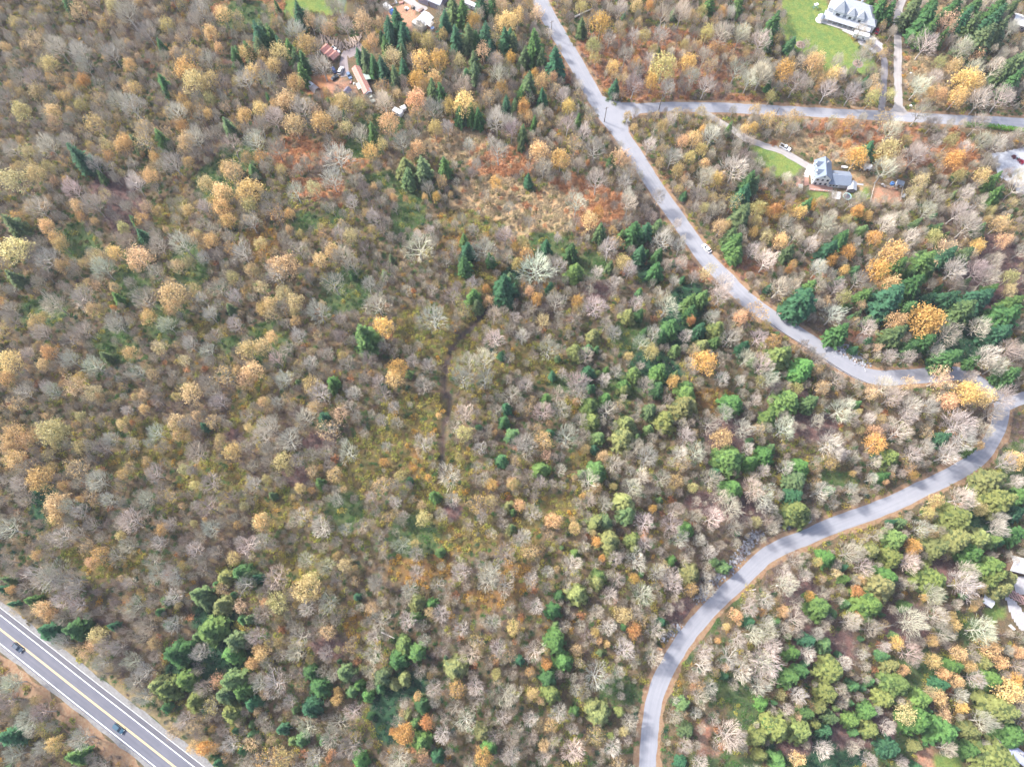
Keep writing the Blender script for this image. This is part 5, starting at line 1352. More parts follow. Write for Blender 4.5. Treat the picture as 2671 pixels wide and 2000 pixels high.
# ---- the white house with blue-grey roofs ---------------------------
def white_house():
    x, y, z = G(2146, 446, 4.8)
    e = empty('white_house', (x, y, z), R_(-6)); e.scale = (1.07, 1.07, 1.07); tag(e, 'white two-storey house with blue-grey gabled roof, dormers and garage wing', 'house')
    W, L, ev, rg = 6.6, 8.8, 5.2, 8.0          # main block, ridge along local y
    w = MB(); w.box(-W / 2, W / 2, -L / 2, L / 2, -.6, ev)
    for s in (-1, 1):
        yy = s * L / 2
        w.poly([(-W / 2, yy, ev), (W / 2, yy, ev), (0, yy, rg), (-W / 2, yy - s * .2, ev), (W / 2, yy - s * .2, ev), (0, yy - s * .2, rg)], [(0, 1, 2), (3, 5, 4), (0, 2, 5, 3), (1, 4, 5, 2)])
    w.build('wall', [M['white_wall']], e)
    r = MB(); o = .35; sl = (rg - ev) / (W / 2)
    for s in (-1, 1):
        xe = s * (W / 2 + o); ze = ev - sl * o
        p = [(xe, -L / 2 - o, ze), (xe, L / 2 + o, ze), (0, L / 2 + o, rg), (0, -L / 2 - o, rg)]
        p += [(a, b, c + .16) for a, b, c in p]
        r.poly(p, [(0, 1, 2, 3), (7, 6, 5, 4), (0, 4, 5, 1), (1, 5, 6, 2), (3, 7, 4, 0)])
    ro = r.build('roof', [M['roof_blue']], e)
    ch = MB(); ch.box(.6, 1.2, 1.6, 2.2, rg - 1.0, rg + .6); ch.build('chimney', [M['stone']], ro)
    for dy in (2.1, -1.9):                      # gabled dormers towards the drive
        dw = MB(); dw.box(-3.1, -1.3, dy - 1.0, dy + 1.0, ev - .1, ev + 1.5)
        dw.poly([(-3.1, dy - 1.0, ev + 1.5), (-3.1, dy + 1.0, ev + 1.5), (-3.1, dy, ev + 2.4)], [(0, 2, 1)])
        d = dw.build('dormer', [M['white_wall']], e)
        rr = MB()
        for s in (-1, 1):
            p = [(-3.4, dy + s * 1.25, ev + 1.25), (-.5, dy + s * 1.25, ev + 1.25), (-.5, dy, ev + 2.45), (-3.4, dy, ev + 2.45)]; p += [(a, b, c + .13) for a, b, c in p]
            rr.poly(p, [(0, 1, 2, 3), (7, 6, 5, 4), (0, 4, 5, 1), (1, 5, 6, 2), (3, 7, 4, 0)])
        rr.build('dormer_roof', [M['roof_blue']], d)
        window(e, -3.1, dy, ev + .8, .8, .9, 'x-')
    for zz in (1.5, 4.1):
        for xx in (-2.1, 0, 2.1): window(e, xx, -L / 2, zz, .95, 1.2, 'y-')
        for yy in (-2.8, 0, 2.8): window(e, -W / 2, yy, zz, .95, 1.2, 'x-')
    window(e, 0, -L / 2, 6.3, .7, .8, 'y-')
    # garage wing to the east, ridge along local x
    GL, GW, gx_, gy_ = 8.6, 6.6, 7.6, -1.6
    g = MB(); g.box(gx_ - GL / 2, gx_ + GL / 2, gy_ - GW / 2, gy_ + GW / 2, -.6, 2.9)
    for s in (1,):
        xx = gx_ + s * GL / 2
        g.poly([(xx, gy_ - GW / 2, 2.9), (xx, gy_ + GW / 2, 2.9), (xx, gy_, 4.6)], [(0, 1, 2)])
    g.build('garage_wing', [M['white_wall']], e)
    gr = MB(); tmp = MB(); gable(tmp, GL, GW, 2.9, 4.6, .35)
    gr.poly([(a + gx_, b + gy_, c) for a, b, c in tmp.V], tmp.F); gro = gr.build('garage_roof', [M['roof_blue']], e)
    for vx in (-2.4, -1.6):
        v = MB(); v.lathe([(.16, 3.7), (.16, 4.5), (.22, 4.52), (.22, 4.62)], 8, (gx_ + vx, gy_ + 1.2)); v.build('vent', [M['steel']], gro)
    dr = MB(); dr.box(gx_ + .4, gx_ + 3.4, gy_ - GW / 2 - .06, gy_ - GW / 2 - .01, 0, 2.3); dd = dr.build('garage_door', [M['concrete']], e)
    for k in range(3): window(e, gx_ - 3.4 + k * 1.3, gy_ - GW / 2, 1.7, .8, .9, 'y-')
    # boarded deck along the south side
    dk = MB(); dk.box(-4.4, 5.6, -L / 2 - 3.0, -L / 2 - .02, .5, .62); deck = dk.build('deck', [M['deck_pale']], e)
    n = 22
    me = MB().box(-.5 * 10 / n + .015, .5 * 10 / n - .015, -1.5, 1.5, 0, .03).mesh('plank', [M['deck']])
    for i in range(n): link('plank', me, deck, (-4.4 + 10 * (i + .5) / n, -L / 2 - 1.51, .622))
    for i in range(6):
        q = MB(); px_ = -4.35 + 9.9 * i / 5; q.box(px_ - .06, px_ + .06, -L / 2 - 3.0, -L / 2 - 2.88, -.6, 1.5); q.build('post', [M['white_wall']], deck)
    ra = MB(); ra.box(-4.4, 5.6, -L / 2 - 2.98, -L / 2 - 2.9, 1.5, 1.57); ra.build('railing', [M['white_wall']], deck)
    return e
white_house()
def flat_pad(name, label, cat, poly, th, m, up0=.02):
    """a slab with real thickness from four photo corners"""
    P = [G(a, b) for a, b in poly]
    cx = sum(p[0] for p in P) / len(P); cy = sum(p[1] for p in P) / len(P); zz = max(p[2] for p in P)
    b = MB(); n = len(P)
    V = [(p[0] - cx, p[1] - cy, -.5) for p in P] + [(p[0] - cx, p[1] - cy, th) for p in P]
    ar = sum(V[i][0] * V[(i + 1) % n][1] - V[(i + 1) % n][0] * V[i][1] for i in range(n))
    top = tuple(range(n, 2 * n)); F = [top if ar > 0 else top[::-1]] + [(i, (i + 1) % n, n + (i + 1) % n, n + i) for i in range(n)]
    b.poly(V, F)
    o = b.build(name, [m], None, (cx, cy, zz + up0))
    return tag(o, label, cat)
pt = empty('patio', G(2093, 477)[:2] + (G(2093, 477)[2],), R_(-6)); tag(pt, 'red-brown paved patio beside the white house', 'patio')
pm = MB().box(-.46, .46, -.46, .46, 0, .06).mesh('paving_slab', [M['deck']])
pb_ = MB().box(-2.9, 2.9, -3.4, 3.4, -.6, .04); pb_.build('bed', [M['deck']], pt)
for i in range(6):
    for j in range(7): link('paving_slab', pm, pt, (-2.42 + i * .97, -2.93 + j * .97, .045))
def garden_table(px, py):
    x, y, z = G(px, py, .7)
    e = empty('garden_table', (x, y, z + .1), R_(-6)); tag(e, 'white square garden table standing on the red-brown patio', 'table')
    t = MB(); t.box(-.9, .9, -.9, .9, .68, .75); t.build('table_top', [M['white_wall']], e)
    g = MB(); g.box(-.7, .7, -.7, .7, .751, .77); g.build('inset', [M['roof_grey']], e)
    for sx in (-1, 1):
        for sy in (-1, 1):
            l = MB(); l.box(sx * .8 - .05, sx * .8 + .05, sy * .8 - .05, sy * .8 + .05, 0, .68); l.build('leg', [M['white_wall']], e)
garden_table(2088, 485.5)
flat_pad('concrete_pad', 'pale concrete pad in front of the garage wing', 'slab', [(2170, 500), (2194, 502), (2192, 522), (2170, 518)], .08, M['concrete'])
flat_pad('pink_lean_to', 'small pale path slab leading past the grey shed', 'slab', [(2232, 478), (2252, 480), (2252, 484), (2233, 482)], .05, M['concrete'])
simple_shed('garden_shed', 'grey-blue shed beside the garage of the white house', 'shed', 2223, 485, 2.2, 4.2, 3.6, 2.2, 3.1, R_(80), M['roof_purple'], M['roof_grey'])
simple_shed('garden_shed', 'small white-roofed shed at the scrub edge above the corral', 'shed', 2265, 434, 2, 2.6, 2.4, 2.0, 2.7, R_(-8), M['white_wall'], M['roof_pale'])
simple_shed('garden_shed', 'small dark blue-roofed shed at the back of the corral', 'shed', 2349, 476, 2, 2.8, 2.2, 1.9, 2.6, R_(-20), M['white_wall'], M['roof_blue'])
def boat(px, py, rz, label):
    x, y, z = G(px, py, .4)
    e = empty('rowing_boat', (x, y, z), rz); tag(e, label, 'boat')
    b = MB(); loft(b, [(-1.3, .45, .6, .1, .6), (0, .5, .7, .05, .58), (1.0, .3, .5, .1, .62), (1.6, .04, .06, .3, .75)]); b.build('hull', [M['white_tarp']], e)
    s = MB(); s.box(-.9, -.6, -.5, .5, .581, .62); s.build('seat', [M['wood']], e)
boat(2202.5, 436, R_(-10), 'small upturned white boat on the grass behind the garage')
def trampoline(px, py):
    x, y, z = G(px, py, .9)
    e = empty('trampoline', (x, y, z)); tag(e, 'round blue trampoline with pale rim below the grey shed', 'trampoline')
    p = MB(); n = 24
    V = []; 
    for r_, zz in ((1.55, .9), (1.95, .9), (1.95, .82), (1.55, .82)):
        for k in range(n): V.append((r_ * math.cos(6.283 * k / n), r_ * math.sin(6.283 * k / n), zz))
    F = [(a * n + k, a * n + (k + 1) % n, ((a + 1) % 4) * n + (k + 1) % n, ((a + 1) % 4) * n + k) for a in range(4) for k in range(n)]
    p.poly(V, F); p.build('rim_pad', [M['net_rim']], e)
    m = MB(); m.lathe([(1.56, .84), (1.56, .87)], n); m.build('jump_mat', [M['net']], e)
    for k in range(6):
        a = 6.283 * k / 6; l = MB(); l.tube((1.75 * math.cos(a), 1.75 * math.sin(a), -.1), (1.75 * math.cos(a), 1.75 * math.sin(a), .82), .05, .05, 6); l.build('leg', [M['steel']], e)
        t = MB(); t.tube((1.9 * math.cos(a), 1.9 * math.sin(a), .9), (1.95 * math.cos(a), 1.95 * math.sin(a), 2.4), .035, .035, 6); t.build('net_pole', [M['steel']], e)
trampoline(2210, 512)

def fence(name, label, px_pts, h=1.3, gap=2.4, rails=2, m=None, group=None):
    m = m or M['wood']
    L = catmull([G(a, b)[:2] for a, b in px_pts], gap)
    c = L.mean(0); cz = float(ground_h(*c))
    e = empty(name, (c[0], c[1], cz)); tag(e, label, 'fence', group)
    post = MB().box(-.07, .07, -.07, .07, -.4, h).mesh('post', [m])
    P = [(p[0] - c[0], p[1] - c[1], float(ground_h(*p)) - cz) for p in L]
    for p in P: link('post', post, e, p)
    for i in range(len(P) - 1):
        for k in range(rails):
            zz = h * (.45 + .45 * k / max(1, rails - 1))
            a = Vector(P[i]) + Vector((0, 0, zz)); b = Vector(P[i + 1]) + Vector((0, 0, zz))
            r = MB(); r.tube(a, b, .05, .05, 4); r.build('rail', [m], e)
    return e
M['fence_pale'] = mat('pale_fence_wood', (.50, .46, .41), .85, .15, 2)
fence('corral_fence', 'pale rail fence along the house side of the corral', [(2281, 479), (2275, 500), (2268, 528)], m=M['fence_pale'])
fence('corral_fence', 'pale rail fence along the top of the corral', [(2283, 478), (2300, 484), (2318, 491), (2330, 488)], m=M['fence_pale'])
fence('corral_fence', 'pale rail fence along the far side of the corral', [(2353, 490), (2350, 505), (2347, 524)], m=M['fence_pale'])
def junk(name, label, cat, px, py, s, m, rz=0.0, group=None):
    """a small uneven pile of sheet and box scrap"""
    x, y, z = G(px, py, .3)
    e = empty(name, (x, y, z), rz); tag(e, label, cat, group)
    r = random.Random(int(px * 7 + py))
    for i in range(4):
        b = MB(); a, c, h = r.uniform(.3, .8) * s, r.uniform(.25, .6) * s, r.uniform(.2, .6) * s
        b.box(-a, a, -c, c, 0, h); o = b.build('piece', [m if i % 2 == 0 else M['wood']], e, (r.uniform(-.7, .7) * s, r.uniform(-.7, .7) * s, -.05 + .1 * i), r.uniform(0, 3))
    return e
junk('scrap_heap', 'pale scrap heap inside the top corner of the corral', 'scrap heap', 2306, 484, .9, M['white_tarp'])
junk('scrap_heap', 'brown timber scrap heap against the corral shed', 'scrap heap', 2335, 492, 1.0, M['deck'])
junk('scrap_heap', 'grey scrap heap outside the far corral fence', 'scrap heap', 2357, 508, 1.1, M['roof_grey'])
def barrel(px, py, label, m, r=.9, h=1.1):
    x, y, z = G(px, py, h)
    e = empty('water_tank', (x, y, z)); tag(e, label, 'tank')
    b = MB(); b.lathe([(r, -.2), (r, h * .95), (r * .9, h)], 16); b.build('drum', [m], e)
    c = MB(); c.lathe([(r * .3, h + .001), (r * .3, h + .12)], 12); c.build('lid', [M['rubber']], e)
barrel(2329, 477, 'round blue water tank beside the corral shed', M['blue_tarp'])

# ---- the big grey-roofed house --------------------------------------
def hip(b, x0, x1, y0, y1, z0, z1, inset, slot=0, over=.35):
    x0 -= over; x1 += over; y0 -= over; y1 += over
    cx0, cx1 = x0 + inset, x1 - inset
    if cx1 < cx0: cx0 = cx1 = (x0 + x1) / 2
    cy = (y0 + y1) / 2
    p = [(x0, y0, z0), (x1, y0, z0), (x1, y1, z0), (x0, y1, z0), (cx0, cy, z1), (cx1, cy, z1), (x0, y0, z0 - .18), (x1, y0, z0 - .18), (x1, y1, z0 - .18), (x0, y1, z0 - .18)]
    b.poly(p, [(0, 1, 5, 4), (1, 2, 5), (2, 3, 4, 5), (3, 0, 4), (6, 7, 1, 0), (7, 8, 2, 1), (8, 9, 3, 2), (9, 6, 0, 3), (9, 8, 7, 6)], slot)
def grand_house():
    x, y, z = G(2222, 28, 4.0)
    e = empty('grand_house', (x, y, z), R_(-23)); e.scale = (.97, .97, .97); tag(e, 'large white house with pale grey hipped roofs, pointed gables and long porch', 'house')
    w = MB(); w.box(-11.5, 11.5, -4.5, 5.5, -.8, 5.6); w.build('wall', [M['white_wall']], e)
    r = MB(); hip(r, -11.5, 11.5, -4.5, 5.5, 5.6, 9.2, 5.0); ro = r.build('roof', [M['roof_grey']], e)
    for cx, yy in ((-2.5, 5.6), (3.0, 5.6)):
        c = MB(); c.box(cx - .5, cx + .5, yy - .9, yy - .1, 5, 10.2); c.build('chimney', [M['white_wall']], ro)
    for i, (tx, tw) in enumerate(((-6.0, 5.4), (0.2, 3.6), (5.2, 3.6))):       # bays with steep pointed roofs
        b = MB(); b.box(tx - tw / 2, tx + tw / 2, -5.8, -4.4, -.8, 6.0); bay = b.build('bay', [M['white_wall']], e)
        t = MB(); hip(t, tx - tw / 2, tx + tw / 2, -5.9, -5.9 + tw, 6.05, 6.05 + tw * .95, tw * .6, 0, .25); t.build('bay_roof', [M['roof_grey']], bay)
        window(e, tx, -5.8, 4.4, tw * .4, 1.4, 'y-')
    p = MB()
    p.poly([(-12.6, -9.0, 2.7), (12.2, -9.0, 2.7), (12.2, -4.55, 3.9), (-12.6, -4.55, 3.9), (-12.6, -9.0, 2.55), (12.2, -9.0, 2.55), (12.2, -4.55, 3.75), (-12.6, -4.55, 3.75)],
           [(0, 1, 2, 3), (7, 6, 5, 4), (0, 4, 5, 1), (1, 5, 6, 2), (3, 7, 4, 0)]); po = p.build('porch_roof', [M['roof_grey']], e)
    d = MB(); d.box(-12.8, 12.4, -9.6, -4.55, -.8, .35); d.build('porch_floor', [M['deck_pale']], e)
    post = MB().box(-.1, .1, -.1, .1, .35, 2.6).mesh('post', [M['white_wall']])
    for i in range(10): link('post', post, e, (-12.3 + 24.2 * i / 9, -8.8, 0))
    for i in range(8): window(e, -10 + 20 * i / 7, -4.5, 1.9, 1.1, 1.5, 'y-')
    for i in range(3): window(e, -11.5, -3 + 3.2 * i, 4.2, 1.0, 1.3, 'x-'); window(e, -11.5, -3 + 3.2 * i, 1.6, 1.0, 1.3, 'x-')
    g = MB(); g.lathe([(2.3, -.8), (2.3, .4)], 16, (-13.2, -8.2)); gz = g.build('gazebo_floor', [M['deck_pale']], e)
    g2 = MB(); g2.lathe([(2.0, 2.6), (1.0, 3.6), (.05, 4.3)], 12, (-13.2, -8.2)); g2.build('gazebo_roof', [M['roof_grey']], gz)
    for k in range(8):
        a = 6.283 * k / 8; q = MB(); q.tube((-13.2 + 1.8 * math.cos(a), -8.2 + 1.8 * math.sin(a), .4), (-13.2 + 1.8 * math.cos(a), -8.2 + 1.8 * math.sin(a), 2.65), .08, .08, 6); q.build('post', [M['white_wall']], gz)
    k = MB(); k.box(6.4, 13.6, -6.2, -1.5, -.8, 4.4); gw = k.build('garage_wing', [M['white_wall']], e)
    k = MB(); hip(k, 6.4, 13.6, -6.2, -1.5, 4.4, 6.4, 2.2); k.build('garage_roof', [M['roof_grey']], gw)
    k = MB(); k.box(8.0, 11.0, -6.27, -6.21, 0, 2.3); k.build('garage_door', [M['roof_purple']], gw)
    return e
grand_house()
flat_pad('terrace', 'white terrace slab below the porch of the big house', 'terrace', [(2196, 81), (2206, 72), (2232, 82), (2222, 93)], .3, M['deck_pale'])
def round_bed(px, py, r, label, m):
    x, y, z = G(px, py)
    e = empty('flower_bed', (x, y, z)); tag(e, label, 'flower bed')
    b = MB(); b.lathe([(r, -.1), (r, .12), (r * .8, .2)], 20); b.build('soil', [m], e)
    st = MB().lathe([(.2, -.1), (.22, .1), (.12, .22)], 7).mesh('stone', [M['stone']])
    for k in range(18): a = 6.283 * k / 18; link('stone', st, e, (r * 1.06 * math.cos(a), r * 1.06 * math.sin(a), 0), a)
    for k in range(5):
        s = leaf_shrub(700 + k, [pal_plum, M['stem']], 40, .16, True); o = link('shrub', s, e, (r * .5 * math.cos(k * 1.3), r * .5 * math.sin(k * 1.3), .15)); o.scale = (.8, .8, .8)
M['bed_soil'] = mat('bed_soil', (.24, .17, .13), .95, .3, 2)
round_bed(2088, 117, 2.1, 'round stone-edged flower bed on the far lawn edge', M['bed_soil'])
round_bed(2238, 167, 2.4, 'round mulched ring around the bare tree on the big lawn', M['bed_soil'])
def swing(px, py):
    x, y, z = G(px, py, 1)
    e = empty('swing_set', (x, y, z), .4); tag(e, 'small blue garden swing set on the big lawn', 'swing set')
    f = MB()
    for sx in (-1.2, 1.2):
        for sy in (-.8, .8): f.tube((sx, sy, -.1), (sx, 0, 2.1), .06, .06, 6)
    f.tube((-1.3, 0, 2.1), (1.3, 0, 2.1), .07, .07, 6); f.build('frame', [M['blue_tarp']], e)
    for k in (-.5, .5):
        s = MB(); s.box(k - .22, k + .22, -.12, .12, .5, .55); so = s.build('seat', [M['blue_tarp']], e)
        c = MB(); c.tube((k - .2, 0, .55), (k - .2, 0, 2.1), .015, .015, 3); c.tube((k + .2, 0, .55), (k + .2, 0, 2.1), .015, .015, 3); c.build('chain', [M['steel']], so)
    c = MB(); c.box(-1.1, 1.1, -.7, .7, 2.2, 2.26); c.build('canopy', [M['roof_pale']], e)
swing(2127, 17)
def rock_mesh(seed, s=1.0):
    r = random.Random(seed); b = MB(); n = 7
    prof = [(.7, -.35), (1.0, .05), (.8, .45), (.3, .62)]
    V = []
    for rr, zz in prof:
        for k in range(n): a = 6.283 * k / n + .2 * rr; q = rr * r.uniform(.8, 1.15); V.append((q * math.cos(a), q * math.sin(a) * .8, zz * r.uniform(.85, 1.15)))
    F = [(j * n + k, j * n + (k + 1) % n, (j + 1) * n + (k + 1) % n, (j + 1) * n + k) for j in range(3) for k in range(n)] + [tuple(range(3 * n, 4 * n))]
    b.poly(V, F); return b
ROCKS = [rock_mesh(800 + i).mesh('boulder', [M['stone_pale']]) for i in range(4)]
RL = catmull([G(a, b)[:2] for a, b in ((2352, 32), (2356, 42), (2366, 50), (2378, 58), (2386, 63))], 1.25)
for i, p in enumerate(RL):
    o = link('boulder', ROCKS[i % 4], None, (p[0], p[1], float(ground_h(*p)) + .15), rnd.uniform(0, 6)); s = rnd.uniform(.55, .85); o.scale = (s, s, s)
    tag(o, 'pale boulder in the curved stone edging beside the upper drive', 'boulder', 'boulders edging the upper drive')
for (a, b, lab) in ((2375, 193, 'white boulder beside the leaning bare tree by the upper drive'), (2375, 278, 'white boulder at the mouth of the upper drive')):
    x, y, z = G(a, b); o = link('boulder', rock_mesh(int(a + b)).mesh('boulder', [mat('white_stone', (.66, .63, .60), .9, .15, 2)]), None, (x, y, z + .2)); o.scale = (.9, .9, .9); tag(o, lab, 'boulder')

# ---- farmyard and top yard ------------------------------------------
def barn():
    rz, L = heading((927.4, 173.8), (958, 236), 3.2)
    x, y, z = G(942.5, 205.5, 3.2)
    e = empty('long_barn', (x, y, z), rz); tag(e, 'long narrow barn with faded red metal roof in the farmyard', 'barn')
    w = MB(); walls(w, L, 3.7, -.5, 2.5, 3.5); w.build('wall', [M['cream_wall']], e)
    n = 14
    for s in (-1, 1):                                  # separate roof sheets
        hw = 2.15; e0 = 2.5 - .3
        me = MB(); wd = (L + .6) / n
        p = [(-wd / 2 + .02, s * hw, e0), (wd / 2 - .02, s * hw, e0), (wd / 2 - .02, 0, 3.55), (-wd / 2 + .02, 0, 3.55)]; p += [(a, b, c + .07) for a, b, c in p]
        f = [(0, 1, 2, 3), (7, 6, 5, 4), (0, 4, 5, 1), (1, 5, 6, 2), (2, 6, 7, 3), (3, 7, 4, 0)]
        me.poly(p, f); sh = me.mesh('roof_sheet', [M['roof_red']])
        for i in range(n): link('roof_sheet', sh, e, (-L / 2 - .3 + wd * (i + .5), 0, rnd.uniform(0, .03)))
    for k in range(4): window(e, -L / 2 + L * (k + .5) / 4, -1.85, 1.5, 1.0, .8, 'y-'); 
    d = MB(); d.box(L / 2 + .01, L / 2 + .06, -.6, .6, 0, 2.1); d.build('door', [M['brown_wall']], e)
    return rz
brz = barn()
def lean_to(label, px, py, L, W, rz, m, name='lean_to'):
    x, y, z = G(px, py, 2.2)
    e = empty(name, (x, y, z), rz); tag(e, label, 'lean-to')
    r = MB(); p = [(-L / 2, -W / 2, 2.0), (L / 2, -W / 2, 2.0), (L / 2, W / 2, 2.5), (-L / 2, W / 2, 2.5)]; p += [(a, b, c + .1) for a, b, c in p]
    r.poly(p, [(3, 2, 1, 0), (4, 5, 6, 7), (0, 1, 5, 4), (1, 2, 6, 5), (2, 3, 7, 6), (3, 0, 4, 7)]); r.build('roof', [m], e)
    for sx in (-1, 1):
        for sy in (-1, 1):
            q = MB(); q.box(sx * (L / 2 - .1) - .07, sx * (L / 2 - .1) + .07, sy * (W / 2 - .1) - .07, sy * (W / 2 - .1) + .07, -.4, 2.0 if sy < 0 else 2.45); q.build('post', [M['wood']], e)
lean_to('pale green lean-to on the yard side of the long red barn', 937, 224, 3.8, 2.4, brz, M['roof_green'])
lean_to('pale green lean-to on the forest side of the long red barn', 957, 200, 4.0, 2.6, brz + math.pi, M['roof_green'])
simple_shed('grey_hut', 'small grey hut closing the lower end of the red barn', 'hut', 960, 238, 2.2, 2.2, 2.8, 2.1, 2.9, brz, M['roof_purple'], M['roof_grey'], False)
simple_shed('purple_hut', 'small hut with purple-grey roof on the farm grass', 'hut', 905, 235, 2.4, 2.8, 2.8, 2.0, 3.2, R_(60), M['white_wall'], M['roof_purple'])
for i, (a, b) in enumerate(((846.5, 126.5), (858.5, 136.5), (870, 143.5))):
    simple_shed('red_shed', ('red-roofed shed nearest the log pile of the row of three', 'red-roofed shed in the middle of the row of three', 'red-roofed shed nearest the farm track of the row of three')[i],
                'shed', a, b, 2.6, 4.6, 3.2, 2.2, 3.3, R_(52), M['brown_wall'], M['roof_red'], group='row of red-roofed sheds')
def quonset(px, py):
    rz, L = heading((803, 213), (830, 234), 1)
    x, y, z = G(px, py, 1.5)
    e = empty('arched_shelter', (x, y, z), rz); tag(e, 'arched timber shelter with a white tarp on its roof, left of the farmyard', 'shelter')
    L = 7.0; n = 10; w = 1.9
    V = []
    for xx in (-L / 2, L / 2):
        for rr in (1.0, .94):
            for k in range(n + 1): a = math.pi * k / n; V.append((xx, w * rr * math.cos(a), 2.3 * rr * math.sin(a) - .1))
    m = n + 1; F = []
    for k in range(n): F += [(k, k + 1, 2 * m + k + 1, 2 * m + k), (m + k, 3 * m + k, 3 * m + k + 1, m + k + 1), (k, m + k, m + k + 1, k + 1), (2 * m + k, 2 * m + k + 1, 3 * m + k + 1, 3 * m + k)]
    b = MB(); b.poly(V, F); b.build('shell', [mat('grey_boards', (.36, .32, .31), .85, .2, 2, stretch=(.3, 5, 5))], e)
    t = MB(); V = []; 
    for xx in (-2.6, .4):
        for k in range(7): a = math.pi * (.32 + .42 * k / 6); V.append((xx, w * 1.03 * math.cos(a), 2.3 * 1.03 * math.sin(a) - .08))
    t.poly(V, [(k, k + 1, 8 + k, 7 + k) for k in range(6)]); t.build('tarp', [M['white_tarp']], e)
quonset(814, 224)
simple_shed('field_shed', 'tiny pale shed in the wood beside the tarped trailer', 'shed', 1051, 280, 2, 2.2, 2.0, 1.8, 2.4, R_(30), M['white_wall'], M['roof_pale'], False)
junk('scrap_heap', 'red and white machinery scrap beside the slate blue car', 'scrap heap', 916, 213, 1.0, M['roof_red'])
junk('scrap_heap', 'grey scrap heap under the arch-side of the red barn', 'scrap heap', 925, 217, .9, M['white_tarp'])
rz_, L_ = heading((1086.7, 48), (1105.6, 29), 4)
simple_shed('white_shed', 'white-roofed shed with an open dark front in the top yard', 'shed', 1107, 46, 3.6, 6.4, 6.0, 2.8, 3.9, rz_, M['cream_wall'], M['roof_pale'], wins=2)
simple_shed('red_blue_shed', 'low pale-roofed shed below the open front of the white-roofed shed', 'shed', 1121, 62, 2.2, 3.0, 2.4, 2.0, 2.5, rz_ + .1, M['roof_red'], M['roof_pale'], False)
barrel(1128, 72, 'blue tank at the end of the low top-yard shed', M['blue_tarp'], 1.0, 1.6)
rz2, _ = heading((1088, 0), (1126, 14), 5)
simple_shed('grey_barn', 'big barn with pale grey roof cut by the top edge of the photo', 'barn', 1128, -16, 4.5, 13, 8, 3.6, 5.2, rz2, M['roof_purple'], M['roof_grey'], wins=3)
for i, (a, b, lb, mm) in enumerate(((1030, 8, 'grey scrap heap beside the box truck in the top yard', M['roof_grey']), (1048, 8, 'rust-red scrap heap along the top-yard track', M['roof_red']), (1062, 24, 'white scrap heap on the grass of the top yard', M['white_tarp']),
                               (1076, 22, 'dark scrap heap beside the top-yard track', M['rubber']), (1098, 26, 'small rust-red scrap heap behind the white-roofed shed', M['roof_red']))):
    junk('scrap_heap', lb, 'scrap heap', a, b, 1.1, mm, i * .7)

# log pile: every log is its own thing
LOG = []
for i in range(3):
    b = MB(); b.tube((0, -2.2, 0), (0, 2.2, 0), .22 + .03 * i, .17 + .03 * i, 8, 0)
    for yy, rr in ((-2.2, .22 + .03 * i), (2.2, .17 + .03 * i)):
        k = [(rr * math.cos(6.283 * q / 8), yy, rr * math.sin(6.283 * q / 8)) for q in range(8)]
        b.poly(k, [tuple(range(8)) if yy > 0 else tuple(range(7, -1, -1))], 1)
    LOG.append(b.mesh('log', [M['log_bark'], M['log_end']]))
PL = [(838, 103), (852, 108), (866, 112), (878, 118), (888, 120), (898, 121), (908, 120), (918, 116), (928, 110), (940, 106)]
LL = catmull([G(a, b)[:2] for a, b in PL], .55)
for i, p in enumerate(LL):
    for j in range(2):
        if rnd.random() < .1: continue
        q = (p[0] + rnd.uniform(-.6, .6), p[1] + rnd.uniform(-1.4, 1.4) + (1.2 if j else -.8))
        o = link('log', rnd.choice(LOG), None, (q[0], q[1], float(ground_h(*q)) + .22 + j * .3 + rnd.uniform(0, .25)))
        o.rotation_euler = (rnd.uniform(-.08, .08), 0, rnd.gauss(.15 + .3 * math.sin(i * .3), .3))
        s = rnd.uniform(.55, 1.0); o.scale = (1, s, 1)
        tag(o, 'felled log lying in the long log pile behind the red-roofed sheds', 'log', 'logs of the log pile')
def lying_log(name, label, pa, pb, r, m):
    a, b = G(*pa), G(*pb)
    o = MB().tube((0, 0, 0), (b[0] - a[0], b[1] - a[1], b[2] - a[2]), r, r * .5, 7, cap=True).build(name, [m], None, (a[0], a[1], a[2] + r))
    tag(o, label, 'log')
M['dead_wood'] = mat('bleached_wood', (.58, .53, .48), .9, .15, 2)
lying_log('fallen_log', 'bleached fallen log in the brush above the road junction', (1499, 47), (1545, 25), .5, M['dead_wood'])
lying_log('fallen_log', 'pale fallen trunk in the middle of the lower wood', (995, 1648), (1029, 1664), .3, M['dead_wood'])
lying_log('fallen_log', 'pale fallen trunk below the lower edge of the conifer clump', (728, 1913), (768, 1895), .3, M['dead_wood'])
lying_log('fallen_log', 'white fallen trunk on the verge just below the rising road', (1952, 1540), (1971, 1537), .28, M['dead_wood'])
lying_log('fallen_log', 'forked white fallen trunk in the lower bend wood', (2282, 1640), (2330, 1629), .3, M['dead_wood'])

